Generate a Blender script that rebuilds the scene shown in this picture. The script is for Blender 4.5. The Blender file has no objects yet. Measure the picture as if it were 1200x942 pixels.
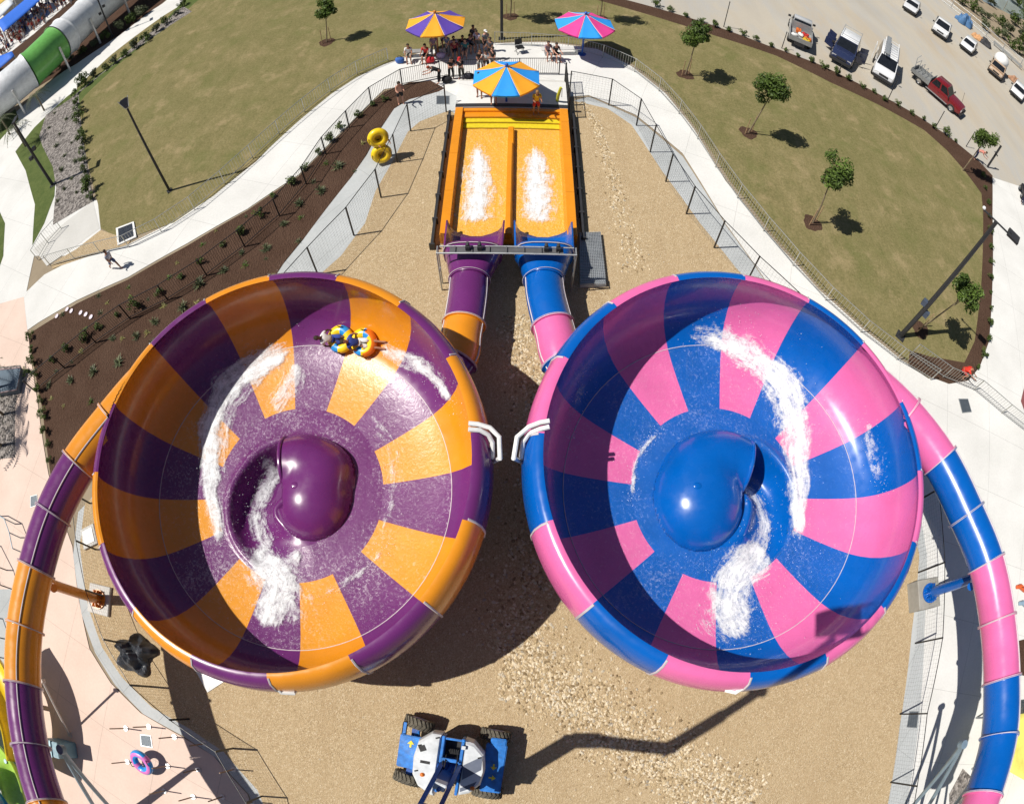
import bpy, bmesh, math, random
from mathutils import Vector, Matrix, geometry, noise
R=math.radians; PI=math.pi
rnd=random.Random(7)
SC=bpy.context.scene
COL=SC.collection
# ------------------------------------------------------------------ camera
H=21.0; S_PX=736.5; PITCH=.4312; ROLL=.0164; KD=.1006
RMAT=Matrix.Rotation(PITCH,3,'X')@Matrix.Rotation(ROLL,3,'Z')
def G(px,py,z=0.0):
    """world point of height z seen at photo pixel (px,py) of the 1200x942 frame"""
    dx,dy=px-600.,py-471.; r=math.hypot(dx,dy); u=r/S_PX; th=u*(1+KD*u*u)
    f=math.sin(th)/max(r,1e-6)
    v=RMAT@Vector((dx*f,-dy*f,-math.cos(th)))
    t=(H-z)/max(-v.z,.07)
    return Vector((v.x*t,v.y*t,z))
def topz(b,t):
    """height of the vertical post that stands at pixel b and ends at pixel t"""
    B=G(*b); P=G(*t); return H*(1-math.hypot(B.x,B.y)/math.hypot(P.x,P.y))
cd=bpy.data.cameras.new('camera'); cam=bpy.data.objects.new('camera',cd); COL.objects.link(cam)
cam.matrix_world=Matrix.Translation((0,0,H))@RMAT.to_4x4()
cd.type='PANO'
cd.sensor_width=36.0; cd.sensor_fit='HORIZONTAL'
k1=1/(.03*S_PX)
CC=cd if hasattr(cd,'panorama_type') else cd.cycles
CC.panorama_type='FISHEYE_LENS_POLYNOMIAL'
CC.fisheye_fov=R(220)
CC.fisheye_polynomial_k0=0; CC.fisheye_polynomial_k1=-k1; CC.fisheye_polynomial_k2=0
CC.fisheye_polynomial_k3=-KD*k1**3; CC.fisheye_polynomial_k4=0
cd.clip_start=.05; cd.clip_end=2000
SC.camera=cam
# ------------------------------------------------------------------ light
SUN=Vector((-.655,-.105,1.0)).normalized()
W=bpy.data.worlds.new('World'); SC.world=W; W.use_nodes=True
nt=W.node_tree; bg=nt.nodes['Background']
sky=nt.nodes.new('ShaderNodeTexSky'); sky.sky_type='NISHITA'; sky.sun_disc=False
sky.sun_elevation=math.asin(SUN.z); sky.sun_rotation=math.atan2(SUN.x,SUN.y)
sky.air_density=1.0; sky.dust_density=.8; sky.ozone_density=1.2
nt.links.new(sky.outputs[0],bg.inputs[0]); bg.inputs[1].default_value=.05
sd=bpy.data.lights.new('sun','SUN'); sd.energy=4.9; sd.angle=R(.5); sd.color=(1,.95,.87)
so=bpy.data.objects.new('sun',sd); COL.objects.link(so)
so.rotation_euler=SUN.to_track_quat('Z','Y').to_euler(); so.location=(-60,-10,90)
SC.view_settings.view_transform='Standard'; SC.view_settings.look='None'
SC.view_settings.exposure=0.1; SC.view_settings.gamma=1
SC.cycles.max_bounces=6; SC.cycles.diffuse_bounces=3; SC.cycles.glossy_bounces=3; SC.cycles.transparent_max_bounces=12
SC.cycles.use_denoising=True
# ------------------------------------------------------------------ materials
class NT:
    def __init__(s,name):
        s.m=bpy.data.materials.new(name); s.m.use_nodes=True; s.t=s.m.node_tree
        s.b=s.t.nodes['Principled BSDF']; s.out=s.t.nodes['Material Output']; s._c=None
    def n(s,typ,**kw):
        nd=s.t.nodes.new('ShaderNode'+typ)
        for k,v in kw.items(): setattr(nd,k,v)
        return nd
    def L(s,a,b): s.t.links.new(a,b)
    def put(s,sock,v):
        if isinstance(v,bpy.types.NodeSocket): s.L(v,sock)
        else:
            if isinstance(v,(tuple,list)) and len(v)==3 and sock.type=='RGBA': v=(*v,1)
            sock.default_value=v
    def co(s):
        if s._c is None: s._c=s.n('TexCoord').outputs['Object']
        return s._c
    def map(s,scale=(1,1,1),rot=(0,0,0),loc=(0,0,0)):
        m=s.n('Mapping'); s.L(s.co(),m.inputs[0]); m.inputs[1].default_value=loc; m.inputs[2].default_value=rot; m.inputs[3].default_value=scale; return m.outputs[0]
    def noise(s,scale,detail=4,rough=.55,vec=None,dist=0):
        n=s.n('TexNoise'); s.L(vec or s.co(),n.inputs['Vector']); n.inputs['Scale'].default_value=scale; n.inputs['Detail'].default_value=detail
        n.inputs['Roughness'].default_value=rough; n.inputs['Distortion'].default_value=dist; return n.outputs['Fac']
    def vor(s,scale,feature='F1',vec=None,out='Distance'):
        n=s.n('TexVoronoi',feature=feature); s.L(vec or s.co(),n.inputs['Vector']); n.inputs['Scale'].default_value=scale; return n.outputs[out]
    def ramp(s,fac,stops,interp='LINEAR'):
        r=s.n('ValToRGB'); s.L(fac,r.inputs[0]); cr=r.color_ramp; cr.interpolation=interp
        while len(cr.elements)<len(stops): cr.elements.new(.5)
        for e,(p,c) in zip(cr.elements,stops):
            e.position=p; e.color=(c,c,c,1) if not isinstance(c,(tuple,list)) else (*c,1)
        return r.outputs[0]
    def mix(s,f,a,b,mode='MIX'):
        m=s.n('MixRGB',blend_type=mode); s.put(m.inputs[0],f); s.put(m.inputs[1],a); s.put(m.inputs[2],b); return m.outputs[0]
    def math(s,op,a,b=0.0):
        m=s.n('Math',operation=op); s.put(m.inputs[0],a); s.put(m.inputs[1],b); return m.outputs[0]
    def bump(s,h,strength=.3,dist=.05,normal=None):
        b=s.n('Bump'); b.inputs['Strength'].default_value=strength; b.inputs['Distance'].default_value=dist; s.L(h,b.inputs['Height'])
        if normal: s.L(normal,b.inputs['Normal'])
        return b.outputs[0]
    def set(s,col=None,rough=None,metal=None,normal=None,**kw):
        if col is not None: s.put(s.b.inputs['Base Color'],col)
        if rough is not None: s.put(s.b.inputs['Roughness'],rough)
        if metal is not None: s.put(s.b.inputs['Metallic'],metal)
        if normal is not None: s.L(normal,s.b.inputs['Normal'])
        for k,v in kw.items(): s.put(s.b.inputs[k.replace('_',' ')],v)
        return s.m
MC={}
def plain(name,col,rough=.5,metal=0.0,var=.12,scale=3.0,bump=0.0,coat=0.0):
    """a painted / moulded surface with slight uneven wear"""
    if name in MC: return MC[name]
    t=NT(name); f=t.noise(scale,5,.6)
    d=tuple(c*(1-var) for c in col); l=tuple(min(1,c*(1+var)) for c in col)
    c=t.ramp(f,[(.3,d),(.7,l)])
    rr=t.ramp(t.noise(scale*2.3,3),[(.3,max(.02,rough-.07)),(.7,min(1,rough+.08))])
    nm=t.bump(t.noise(scale*14,4),bump,.02) if bump else None
    t.set(c,rr,metal,nm,Coat_Weight=coat,Coat_Roughness=.08)
    MC[name]=t.m; return t.m
# ------------------------------------------------------------------ mesh helpers
def BM(): return bmesh.new()
def box(bm,c,s,rot=None,mi=0):
    hx,hy,hz=s[0]/2,s[1]/2,s[2]/2; c=Vector(c)
    vs=[]
    for x in(-hx,hx):
        for y in(-hy,hy):
            for z in(-hz,hz):
                p=Vector((x,y,z)); p=rot@p if rot is not None else p
                vs.append(bm.verts.new(c+p))
    for f in((0,1,3,2),(4,6,7,5),(0,4,5,1),(2,3,7,6),(0,2,6,4),(1,5,7,3)):
        fc=bm.faces.new([vs[i] for i in f]); fc.material_index=mi
    return vs
def rz(a): return Matrix.Rotation(a,3,'Z')
def frame(d):
    d=d.normalized(); u=Vector((0,0,1)) if abs(d.z)<.95 else Vector((1,0,0))
    a=d.cross(u).normalized(); return a,a.cross(d).normalized()
def tube(bm,pts,r,seg=8,cap=True,mi=0,closed=False):
    pts=[Vector(p) for p in pts]; n=len(pts)
    rs=r if isinstance(r,(list,tuple)) else [r]*n
    rings=[]; pa=None
    for i,p in enumerate(pts):
        if closed: d=pts[(i+1)%n]-pts[i-1]
        else: d=(pts[min(i+1,n-1)]-pts[max(i-1,0)])
        if d.length<1e-9: d=Vector((0,0,1))
        d=d.normalized()
        if pa is None: a,b=frame(d)
        else:
            a=(pa-d*pa.dot(d)); a=a.normalized() if a.length>1e-6 else frame(d)[0]; b=a.cross(d)
        pa=a
        rings.append([bm.verts.new(p+(a*math.cos(2*PI*k/seg)+b*math.sin(2*PI*k/seg))*rs[i]) for k in range(seg)])
    m=n if closed else n-1
    for i in range(m):
        A,B=rings[i],rings[(i+1)%n]
        for k in range(seg):
            f=bm.faces.new((A[k],A[(k+1)%seg],B[(k+1)%seg],B[k])); f.material_index=mi; f.smooth=True
    if cap and not closed:
        f=bm.faces.new(rings[0][::-1]); f.material_index=mi
        f=bm.faces.new(rings[-1]); f.material_index=mi
    return rings
def cyl(bm,a,b,r0,r1=None,seg=12,mi=0): return tube(bm,[a,b],[r0,r0 if r1 is None else r1],seg,True,mi)
def ball(bm,c,s,seg=12,rings=8,rot=None,mi=0):
    s=(s,s,s) if not isinstance(s,(tuple,list)) else s; c=Vector(c); rows=[]
    for i in range(rings+1):
        t=PI*i/rings; row=[]
        for k in range(seg if 0<i<rings else 1):
            p=Vector((math.sin(t)*math.cos(2*PI*k/seg)*s[0],math.sin(t)*math.sin(2*PI*k/seg)*s[1],math.cos(t)*s[2]))
            row.append(bm.verts.new(c+(rot@p if rot is not None else p)))
        rows.append(row)
    for i in range(rings):
        A,B=rows[i],rows[i+1]
        for k in range(seg):
            k2=(k+1)%seg
            if len(A)==1: f=bm.faces.new((A[0],B[k],B[k2]))
            elif len(B)==1: f=bm.faces.new((A[k],B[0],A[k2]))
            else: f=bm.faces.new((A[k],B[k],B[k2],A[k2]))
            f.smooth=True; f.material_index=mi
def torus(bm,c,R0,r,seg=28,ring=12,rot=None,mi=0,sy=1.0,micol=None):
    c=Vector(c); rows=[]
    for i in range(seg):
        a=2*PI*i/seg; row=[]
        for k in range(ring):
            b=2*PI*k/ring; p=Vector(((R0+r*math.cos(b))*math.cos(a),(R0+r*math.cos(b))*math.sin(a)*sy,r*math.sin(b)))
            row.append(bm.verts.new(c+(rot@p if rot is not None else p)))
        rows.append(row)
    for i in range(seg):
        for k in range(ring):
            f=bm.faces.new((rows[i][k],rows[(i+1)%seg][k],rows[(i+1)%seg][(k+1)%ring],rows[i][(k+1)%ring])); f.smooth=True
            f.material_index=micol(i,k) if micol else mi
def grid(bm,rows,closed=False,mi=0,smooth=True,flip=False):
    V=[[bm.verts.new(p) for p in row] for row in rows]; out=[]
    for i in range(len(V)-1):
        n=len(V[i]); m=n if closed else n-1
        for k in range(m):
            q=[V[i][k],V[i][(k+1)%n],V[i+1][(k+1)%n],V[i+1][k]]
            if flip: q=q[::-1]
            f=bm.faces.new(q); f.smooth=smooth; f.material_index=mi; out.append(f)
    return V
def flat(bm,pts,z=None,mi=0,up=True):
    """a flat sheet of any outline"""
    P=[Vector((p[0],p[1],p[2] if z is None and len(p)>2 else (z or 0))) for p in pts]
    vs=[bm.verts.new(p) for p in P]
    for t in geometry.tessellate_polygon([P]):
        a,b,c=(vs[i] for i in t)
        n=(b.co-a.co).cross(c.co-a.co)
        if n.length<1e-12: continue
        try: f=bm.faces.new((a,b,c) if (n.z>0)==up else (a,c,b)); f.material_index=mi
        except ValueError: pass
    return vs
def slab(bm,pts,z0,z1,mi=0):
    P=[Vector((p[0],p[1],0)) for p in pts]
    ar=sum(P[i].x*P[(i+1)%len(P)].y-P[(i+1)%len(P)].x*P[i].y for i in range(len(P)))
    if ar<0: P=P[::-1]
    a=flat(bm,[(p.x,p.y) for p in P],z1,mi); b=flat(bm,[(p.x,p.y) for p in P],z0,mi,False)
    n=len(P)
    for i in range(n):
        f=bm.faces.new((b[i],b[(i+1)%n],a[(i+1)%n],a[i])); f.material_index=mi
def smooth_path(pts,n=8,closed=False):
    """Catmull-Rom through the points"""
    P=[Vector(p) for p in pts]; out=[]; m=len(P)
    rng=range(m if closed else m-1)
    for i in rng:
        p0=P[(i-1)%m] if closed or i>0 else P[0]*2-P[1]
        p1=P[i]; p2=P[(i+1)%m]; p3=P[(i+2)%m] if closed or i+2<m else P[-1]*2-P[-2]
        for k in range(n):
            t=k/n
            out.append(.5*((2*p1)+(-p0+p2)*t+(2*p0-5*p1+4*p2-p3)*t*t+(-p0+3*p1-3*p2+p3)*t**3))
    if not closed: out.append(P[-1].copy())
    return out
def resample(pts,step):
    out=[pts[0].copy()]; acc=0
    for a,b in zip(pts[:-1],pts[1:]):
        L=(b-a).length; 
        if L<1e-9: continue
        d=step-acc
        while d<=L:
            out.append(a.lerp(b,d/L)); d+=step
        acc=L-(d-step)
    return out
def plen(pts): return sum((b-a).length for a,b in zip(pts[:-1],pts[1:]))
def along(pts,s):
    for a,b in zip(pts[:-1],pts[1:]):
        L=(b-a).length
        if s<=L: return a.lerp(b,s/max(L,1e-9)),(b-a).normalized()
        s-=L
    return pts[-1].copy(),(pts[-1]-pts[-2]).normalized()
def obj(name,bm,mats,parent=None,world=False,sharp=35,shade=True,norm=True):
    """link the bmesh as ONE mesh object; world=True: the mesh is in world coordinates, moved into its parent's"""
    if norm: bmesh.ops.recalc_face_normals(bm,faces=bm.faces[:])
    if world and parent is not None:
        bm.transform(parent.matrix_basis.inverted() if parent.parent is None else (parent.parent.matrix_basis@parent.matrix_basis).inverted())
    me=bpy.data.meshes.new(name); bm.to_mesh(me); bm.free()
    for m in (mats if isinstance(mats,(list,tuple)) else [mats]): me.materials.append(m)
    if shade:
        for p in me.polygons: p.use_smooth=True
        me.set_sharp_from_angle(angle=R(sharp))
    o=bpy.data.objects.new(name,me); COL.objects.link(o)
    if parent is not None: o.parent=parent
    return o
def tag(o,label,cat,group=None):
    o['label']=label; o['category']=cat
    if group: o['group']=group
    return o
def thing(name,label,cat,loc=(0,0,0),rot=0,group=None):
    o=bpy.data.objects.new(name,None); o.empty_display_size=.2; COL.objects.link(o)
    o.location=Vector(loc); o.rotation_euler=(0,0,rot)
    o.matrix_basis=Matrix.Translation(Vector(loc))@Matrix.Rotation(rot,4,'Z')
    return tag(o,label,cat,group)
def struct(name,bm,m,kind='structure',**kw):
    o=obj(name,bm,m,**kw); o['kind']=kind; return o
KIDS={}
def dup(root,loc,rot,label,group=None,scale=1.0):
    """a copy of a thing with copies of its parts and their sub-parts"""
    r=root.copy(); COL.objects.link(r); r.location=Vector(loc); r.rotation_euler=(0,0,rot); r.scale=(scale,)*3
    r['label']=label
    if group: r['group']=group
    if root not in KIDS: KIDS[root]=[(c,list(c.children)) for c in root.children]
    for ch,gs in KIDS[root]:
        c=ch.copy(); COL.objects.link(c); c.parent=r
        for g in gs:
            d=g.copy(); COL.objects.link(d); d.parent=c
    return r
ORD=['first','second','third','fourth','fifth','sixth','seventh','eighth','ninth','tenth','eleventh','twelfth','thirteenth','fourteenth','fifteenth','sixteenth','seventeenth','eighteenth','nineteenth','twentieth','twenty-first','twenty-second','twenty-third','twenty-fourth','twenty-fifth','twenty-sixth','twenty-seventh','twenty-eighth','twenty-ninth','thirtieth']
# ================================================================== ground materials
def m_lawn():
    t=NT('lawn_grass')
    big=t.noise(.16,4,.6); mid=t.noise(.9,6,.7,t.map((1,.8,1),(0,0,R(38)))); fine=t.noise(16,4,.7); st=t.noise(2.6,4,.6,t.map((1,.22,1),(0,0,R(-38))))
    c=t.ramp(mid,[(.32,(.125,.118,.042)),(.5,(.215,.18,.078)),(.68,(.33,.265,.14))])
    c=t.mix(.3,c,t.ramp(st,[(.35,(.10,.11,.035)),(.68,(.28,.22,.105))]))
    c=t.mix(t.ramp(big,[(.38,.0),(.66,.55)]),c,(.115,.125,.036))
    c=t.mix(.45,c,t.ramp(t.noise(7,5,.8),[(.3,(.05,.055,.018)),(.7,(.34,.28,.14))]))
    worn=t.ramp(t.noise(.5,6,.72,t.map(loc=(7,3,0))),[(.54,0.),(.70,.6)])
    c=t.mix(worn,c,(.36,.275,.155)); gr=t.ramp(t.noise(.33,6,.7,t.map(loc=(17,23,0))),[(.52,0.),(.68,.5)]); c=t.mix(gr,c,(.12,.135,.04))
    return t.set(c,.95,0,t.bump(fine,.6,.05),Specular_IOR_Level=.15)
def m_green():
    t=NT('green_turf'); f=t.noise(14,4,.7); c=t.ramp(t.noise(1.4,5,.6),[(.3,(.05,.085,.02)),(.7,(.12,.15,.045))])
    c=t.mix(.4,c,t.ramp(f,[(.3,(.03,.05,.012)),(.7,(.17,.2,.07))])); return t.set(c,.95,0,t.bump(f,.6,.05),Specular_IOR_Level=.15)
def m_mulch():
    t=NT('bark_mulch'); f=t.noise(20,5,.75); v=t.vor(16,vec=t.map((1,.5,1),(0,0,.5)))
    c=t.ramp(f,[(.3,(.036,.020,.014)),(.55,(.080,.046,.031)),(.8,(.15,.092,.064))])
    c=t.mix(t.ramp(t.noise(.6,4),[(.4,.0),(.75,.5)]),c,(.11,.068,.048))
    return t.set(c,.95,0,t.bump(v,.7,.06),Specular_IOR_Level=.1)
def m_gravel():
    t=NT('fine_gravel'); v=t.vor(30); vc=t.vor(30,out='Color'); n=t.noise(.5,4,.6); n2=t.noise(5,4,.65)
    bw=t.n('RGBToBW'); t.L(vc,bw.inputs[0])
    c=t.ramp(bw.outputs[0],[(.10,(.24,.17,.092)),(.45,(.43,.32,.185)),(.7,(.51,.395,.24)),(.9,(.68,.58,.42))])
    c=t.mix(t.ramp(n,[(.35,0.15),(.7,.55)]),c,(.52,.40,.245)); tr=t.noise(.8,5,.7,t.map((1,.12,1),(0,0,R(14)))); c=t.mix(t.ramp(tr,[(.52,0.),(.66,.28)]),c,(.36,.255,.145)); dp=t.noise(.22,4,.6,t.map(loc=(3,9,0))); c=t.mix(t.ramp(dp,[(.52,0.),(.66,.22)]),c,(.40,.29,.16))
    c=t.mix(t.ramp(n2,[(.42,.3),(.62,.0)]),c,(.38,.27,.15))
    return t.set(c,.9,0,t.bump(v,.7,.028),Specular_IOR_Level=.2)
def m_river():
    t=NT('river_stone'); oi=t.n('ObjectInfo'); a=t.n('Attribute',attribute_name='tone')
    c=t.ramp(a.outputs['Fac'],[(0,(.20,.14,.075)),(.25,(.40,.30,.17)),(.55,(.54,.43,.27)),(.85,(.68,.59,.44)),(1,(.32,.28,.22))])
    return t.set(c,.8,0,None,Specular_IOR_Level=.25)
def m_concrete(name,lo,hi,joint=None,rot=0,stain=.0):
    t=NT(name); n=t.noise(.35,5,.6); f=t.noise(9,5,.7)
    c=t.mix(t.ramp(n,[(.3,0.),(.7,1.)]),lo,hi); c=t.mix(.12,c,t.ramp(f,[(.35,tuple(x*.6 for x in lo)),(.65,tuple(min(1,x*1.1) for x in hi))]))
    if stain: c=t.mix(t.ramp(t.noise(.9,6,.7,dist=.6),[(.62,0.),(.75,stain)]),c,tuple(x*.55 for x in lo))
    if joint:
        b=t.n('TexBrick'); t.L(t.map((1,1,1),(0,0,rot)),b.inputs['Vector']); b.offset=0
        b.inputs['Color1'].default_value=b.inputs['Color2'].default_value=(1,1,1,1); b.inputs['Mortar'].default_value=(.72,.72,.72,1)
        b.inputs['Scale'].default_value=1; b.inputs['Mortar Size'].default_value=.012; b.inputs['Brick Width'].default_value=joint[0]; b.inputs['Row Height'].default_value=joint[1]
        c=t.mix(1,c,b.outputs['Color'],'MULTIPLY')
    return t.set(c,.85,0,t.bump(f,.12,.01),Specular_IOR_Level=.25)
def m_park():
    t=NT('carpark_gravel'); a=t.noise(.12,5,.62,t.map((1,.35,1),(0,0,R(-35)))); b=t.noise(.45,6,.7,t.map((1,.3,1),(0,0,R(-33))),dist=.5); f=t.noise(12,4,.7)
    c=t.ramp(a,[(.3,(.37,.34,.29)),(.5,(.44,.40,.33)),(.7,(.40,.32,.22))])
    c=t.mix(t.ramp(b,[(.45,0.),(.68,.6)]),c,(.36,.375,.385))
    c=t.mix(.15,c,t.ramp(f,[(.3,(.2,.18,.15)),(.7,(.6,.56,.5))])); return t.set(c,.95,0,t.bump(f,.25,.03),Specular_IOR_Level=.15)
def m_rock():
    t=NT('rock_mulch'); v=t.vor(7,out='Color'); bw=t.n('RGBToBW'); t.L(v,bw.inputs[0])
    c=t.ramp(bw.outputs[0],[(.2,(.10,.09,.085)),(.5,(.21,.19,.175)),(.8,(.33,.30,.28))]); return t.set(c,.95,0,t.bump(t.vor(7),.6,.1),Specular_IOR_Level=.15)
LAWN=m_lawn(); TURF=m_green(); MULCH=m_mulch(); GRAVEL=m_gravel(); RIVER=m_river(); PARK=m_park(); ROCK=m_rock()
CONC=m_concrete('white_concrete',(.60,.595,.57),(.72,.715,.69),(3.2,3.2),R(20),.16)
PINK=m_concrete('pink_concrete',(.64,.49,.41),(.74,.585,.50),(2.9,2.9),R(14),.22)
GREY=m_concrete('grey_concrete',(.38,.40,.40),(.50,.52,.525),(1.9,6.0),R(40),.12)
GPLAIN=m_concrete('pale_concrete',(.50,.49,.46),(.6,.59,.56))
DIRT=m_concrete('bare_dirt',(.24,.19,.13),(.33,.27,.19))
# ================================================================== ground sheets
SHN=[0]
def sheet(name,px,z,m,smooth=0,kind='structure'):
    SHN[0]+=1; z+=.00021*SHN[0]
    P=[G(*p) for p in px]
    if smooth: P=smooth_path(P,smooth,True)
    bm=BM(); flat(bm,[(p.x,p.y) for p in P],z); o=struct(name,bm,m,kind,shade=False); return o
bm=BM(); flat(bm,[(-400,-250),(400,-250),(400,500),(-400,500)],-.02); struct('ground',bm,DIRT,shade=False)
# car park: everything beyond the lawn on the right
def V2(*a): return [Vector((x,y,0)) for x,y in a]
def psheet(name,P,z,m,kind='structure'):
    bm=BM(); flat(bm,[(p[0],p[1]) for p in P],z); return struct(name,bm,m,kind,shade=False)
edge=[(687, -5), (737, 7), (787, 21), (835, 36), (897, 59), (957, 81), (1010, 107), (1064, 136), (1107, 164), (1144, 194), (1160, 211)]
E=[G(*p) for p in edge]
psheet('car_park',[(E[0].x-12,E[0].y+10)]+[(p.x,p.y) for p in E]+[(G(1162,262).x,G(1162,262).y),(G(1200,262).x+25,G(1200,240).y-2),(160,40),(160,230),(-60,230),(-60,70)],.000,PARK)
# left white plaza and curving path
sheet('concrete_path',[(-60,190),(0,150),(60,95),(120,52),(190,5),(235,-30),(260,-30),(215,5),(185,30),(120,84),(90,108),(68,140),(50,165),(48,178),(62,205),(70,235),(118,235),(118,270),(90,300),(40,300),(28,358),(-60,362),(-120,300)],.004,CONC)
MAINP=[(28,390),(28,345),(52,322),(95,300),(150,287),(200,262),(250,230),(300,190),(350,140),(400,100),(450,76),(500,60),(560,52),(640,50),(700,58),(740,78),(780,110),(812,150),(850,212),(900,275),(960,340),(1010,385),(1060,425),(1100,452),(1150,490),(1215,545),(1300,660),(1300,1010),(1050,1010),(1062,942),(1075,850),(1082,740),(1085,650),(1060,520),(960,390),(900,333),(850,262),(800,180),(745,135),(690,112),(620,118),(520,115),(500,97),(450,105),(405,150),(350,205),(290,245),(220,285),(150,325),(90,352),(45,378)]
sheet('main_path',MAINP,.008,CONC)
sheet('pink_plaza',[(-160,380),(0,356),(28,348),(34,400),(44,470),(57,556),(85,640),(92,700),(105,760),(130,800),(165,835),(212,862),(250,885),(290,930),(320,1010),(-200,1010)],.012,PINK)
# side path and verge on the far right
sheet('side_path',[(1162,208),(1205,222),(1300,240),(1300,480),(1300,700),(1215,560),(1150,500),(1080,445),(1110,440),(1140,436),(1155,400),(1160,330),(1160,260)],.009,CONC)
# lawn
LAWNR=[(240,-60),(240,-10),(190,20),(130,65),(90,103),(95,150),(105,200),(115,240),(118,268),(143,281),(163,275),(204,261),(250,230),(304,185),(349,143),(389,110),(423,88),(472,66),(520,55),(580,50),(640,48),(700,56),(742,76),(782,108),(815,150),(855,212),(905,275),(962,338),(1012,383),(1062,422),(1095,440),(1130,447),(1150,420),(1157,330),(1156,250),(1152,223),(1132,196),(1112,173),(1085,149),(1035,121),(975,93),(912,62),(842,39),(792,23),(742,8),(692,-6),(690,-12),(600,-60),(420,-70)]
sheet('lawn',LAWNR,.012,LAWN)
# mulch strips
sheet('roadside_mulch',[(690, -10), (740, 2), (790, 16), (838, 31), (900, 54), (960, 76), (1013, 102), (1067, 131), (1110, 159), (1147, 189), (1163, 206), (1163, 250), (1163, 330), (1159, 400), (1148, 430), (1135, 446), (1112, 450), (1085, 440), (1064, 428), (1066, 411), (1090, 418), (1130, 425), (1142, 400), (1150, 330), (1152, 250), (1150, 227), (1130, 200), (1110, 177), (1083, 153), (1033, 125), (973, 97), (910, 66), (840, 43), (790, 27), (740, 12), (690, -2)],.016,MULCH)
BED=[(33,392),(60,375),(90,356),(150,328),(220,288),(290,247),(350,207),(405,152),(450,108),(480,97),(505,95),(521,104),(508,111),(482,116),(464,126),(446,150),(430,180),(415,205),(390,235),(360,275),(335,305),(318,330),(300,400),(220,500),(110,560),(80,600),(70,610),(60,560),(50,480),(40,430)]
sheet('mulch_bed',BED,.014,MULCH)
# kerb strip round the gravel
STRIP=[(521,106),(500,112),(480,117),(462,128),(446,152),(430,182),(412,208),(385,242),(355,282),(332,310),(318,332),(255,430),(150,540),(92,600),(86,650),(96,720),(112,765),(135,802),(168,836),(215,862),(252,886),(292,930),(318,1000),(1010,1000),(1050,1000),(1062,942),(1076,850),(1083,740),(1086,650),(1060,520),(960,400),(898,332),(850,264),(800,184),(745,138),(690,114),(650,125),(600,170),(560,125)]
sheet('kerb_strip',STRIP,.020,GREY)
GRV=[(527,130),(510,136),(492,143),(478,155),(460,190),(440,225),(428,262),(400,300),(372,325),(330,420),(200,520),(100,590),(94,640),(104,712),(120,758),(143,793),(178,828),(222,853),(262,880),(302,925),(335,1000),(1000,1000),(1040,942),(1054,850),(1068,740),(1077,650),(1040,520),(940,400),(862,314),(820,262),(775,200),(740,147),(712,128),(668,118),(640,150),(560,150)]
sheet('gravel_basin',GRV,.026,GRAVEL)
GRW=[(G(*p).x,G(*p).y) for p in GRV]
# rock garden beds on the left
sheet('grass_verge',[(120,84),(190,28),(222,-6),(240,-6),(200,30),(140,75),(100,112),(80,140),(72,158),(60,165),(64,176),(66,200),(64,230),(52,262),(38,288),(41,240),(30,200),(18,178),(40,150),(78,114)],.011,TURF)
sheet('rock_bed',[(215,8),(225,14),(168,52),(118,88),(92,110),(97,160),(104,205),(110,236),(62,264),(66,220),(62,196),(50,172),(46,160),(54,135),(80,118),(130,78)],.015,ROCK)
sheet('gravel_apron',[(60,310),(90,292),(118,270),(142,278),(160,272),(150,287),(100,302),(62,315)],.017,GRAVEL)
sheet('pale_apron',[(40,292),(75,262),(109,236),(117,268),(90,288),(55,312)],.0135,GPLAIN)
sheet('grass_patch',[(-60,260),(-4,240),(6,262),(4,300),(-6,330),(-60,340)],.012,TURF)
sheet('green_wedge',[(-30,150),(0,142),(18,128),(22,140),(4,160),(-30,200)],.012,TURF)
# dark paving where the sun pit opens by the left edge
sheet('palm_bed',[(-60,436),(24,428),(26,432),(18,480),(18,536),(-60,545)],.018,ROCK)
# concrete retaining panel of the palm bed
# river stones poured as drainage lines through the gravel
bm=BM(); tone=bm.faces.layers.float.new('tone')
def in_poly(p,poly):
    c=False; n=len(poly)
    for i in range(n):
        a,b=poly[i],poly[i-1]
        if (a[1]>p[1])!=(b[1]>p[1]) and p[0]<(b[0]-a[0])*(p[1]-a[1])/(b[1]-a[1])+a[0]: c=not c
    return c
def stone(bm,c,s):
    a=rnd.uniform(0,2*PI); M=rz(a)@Matrix.Rotation(rnd.uniform(-.4,.4),3,'X')
    sx,sy,sz=s*rnd.uniform(.8,1.5),s*rnd.uniform(.7,1.0),s*rnd.uniform(.4,.65)
    vs=[bm.verts.new(c+M@Vector(p)) for p in((sx,0,0),(.3*sx,sy,0),(-.8*sx,.6*sy,.1*sz),(-.7*sx,-.7*sy,0),(.4*sx,-sy,.1*sz),(.2*sx,.1*sy,sz),(-.35*sx,-.1*sy,.9*sz))]
    tn=rnd.random()
    for f in((0,1,5),(1,2,6),(1,6,5),(2,3,6),(3,4,6),(4,5,6),(4,0,5)):
        fc=bm.faces.new([vs[i] for i in f]); fc[tone]=tn
def stones_along(pxs,widths,n,s0,s1):
    P=smooth_path([G(*p) for p in pxs],8); L=plen(P)
    for i in range(n):
        s=rnd.uniform(0,L); p,d=along(P,s); u=s/L*(len(widths)-1); k=min(int(u),len(widths)-2); w=widths[k]+(widths[k+1]-widths[k])*(u-k)
        nn=Vector((-d.y,d.x,0)); q=p+nn*max(-1.6,min(1.6,rnd.gauss(0,.45)))*w
        stone(bm,Vector((q.x,q.y,.026)),rnd.uniform(s0,s1))
stones_along([(682,120),(700,150),(712,190),(725,240),(738,290),(742,320)],[.25,.4,.5,.7,.7],900,.03,.075)
stones_along([(605,370),(610,420),(630,460),(640,560),(620,690),(600,770)],[.5,.9,1.2,1.4,1.6],3200,.025,.075)
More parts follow.
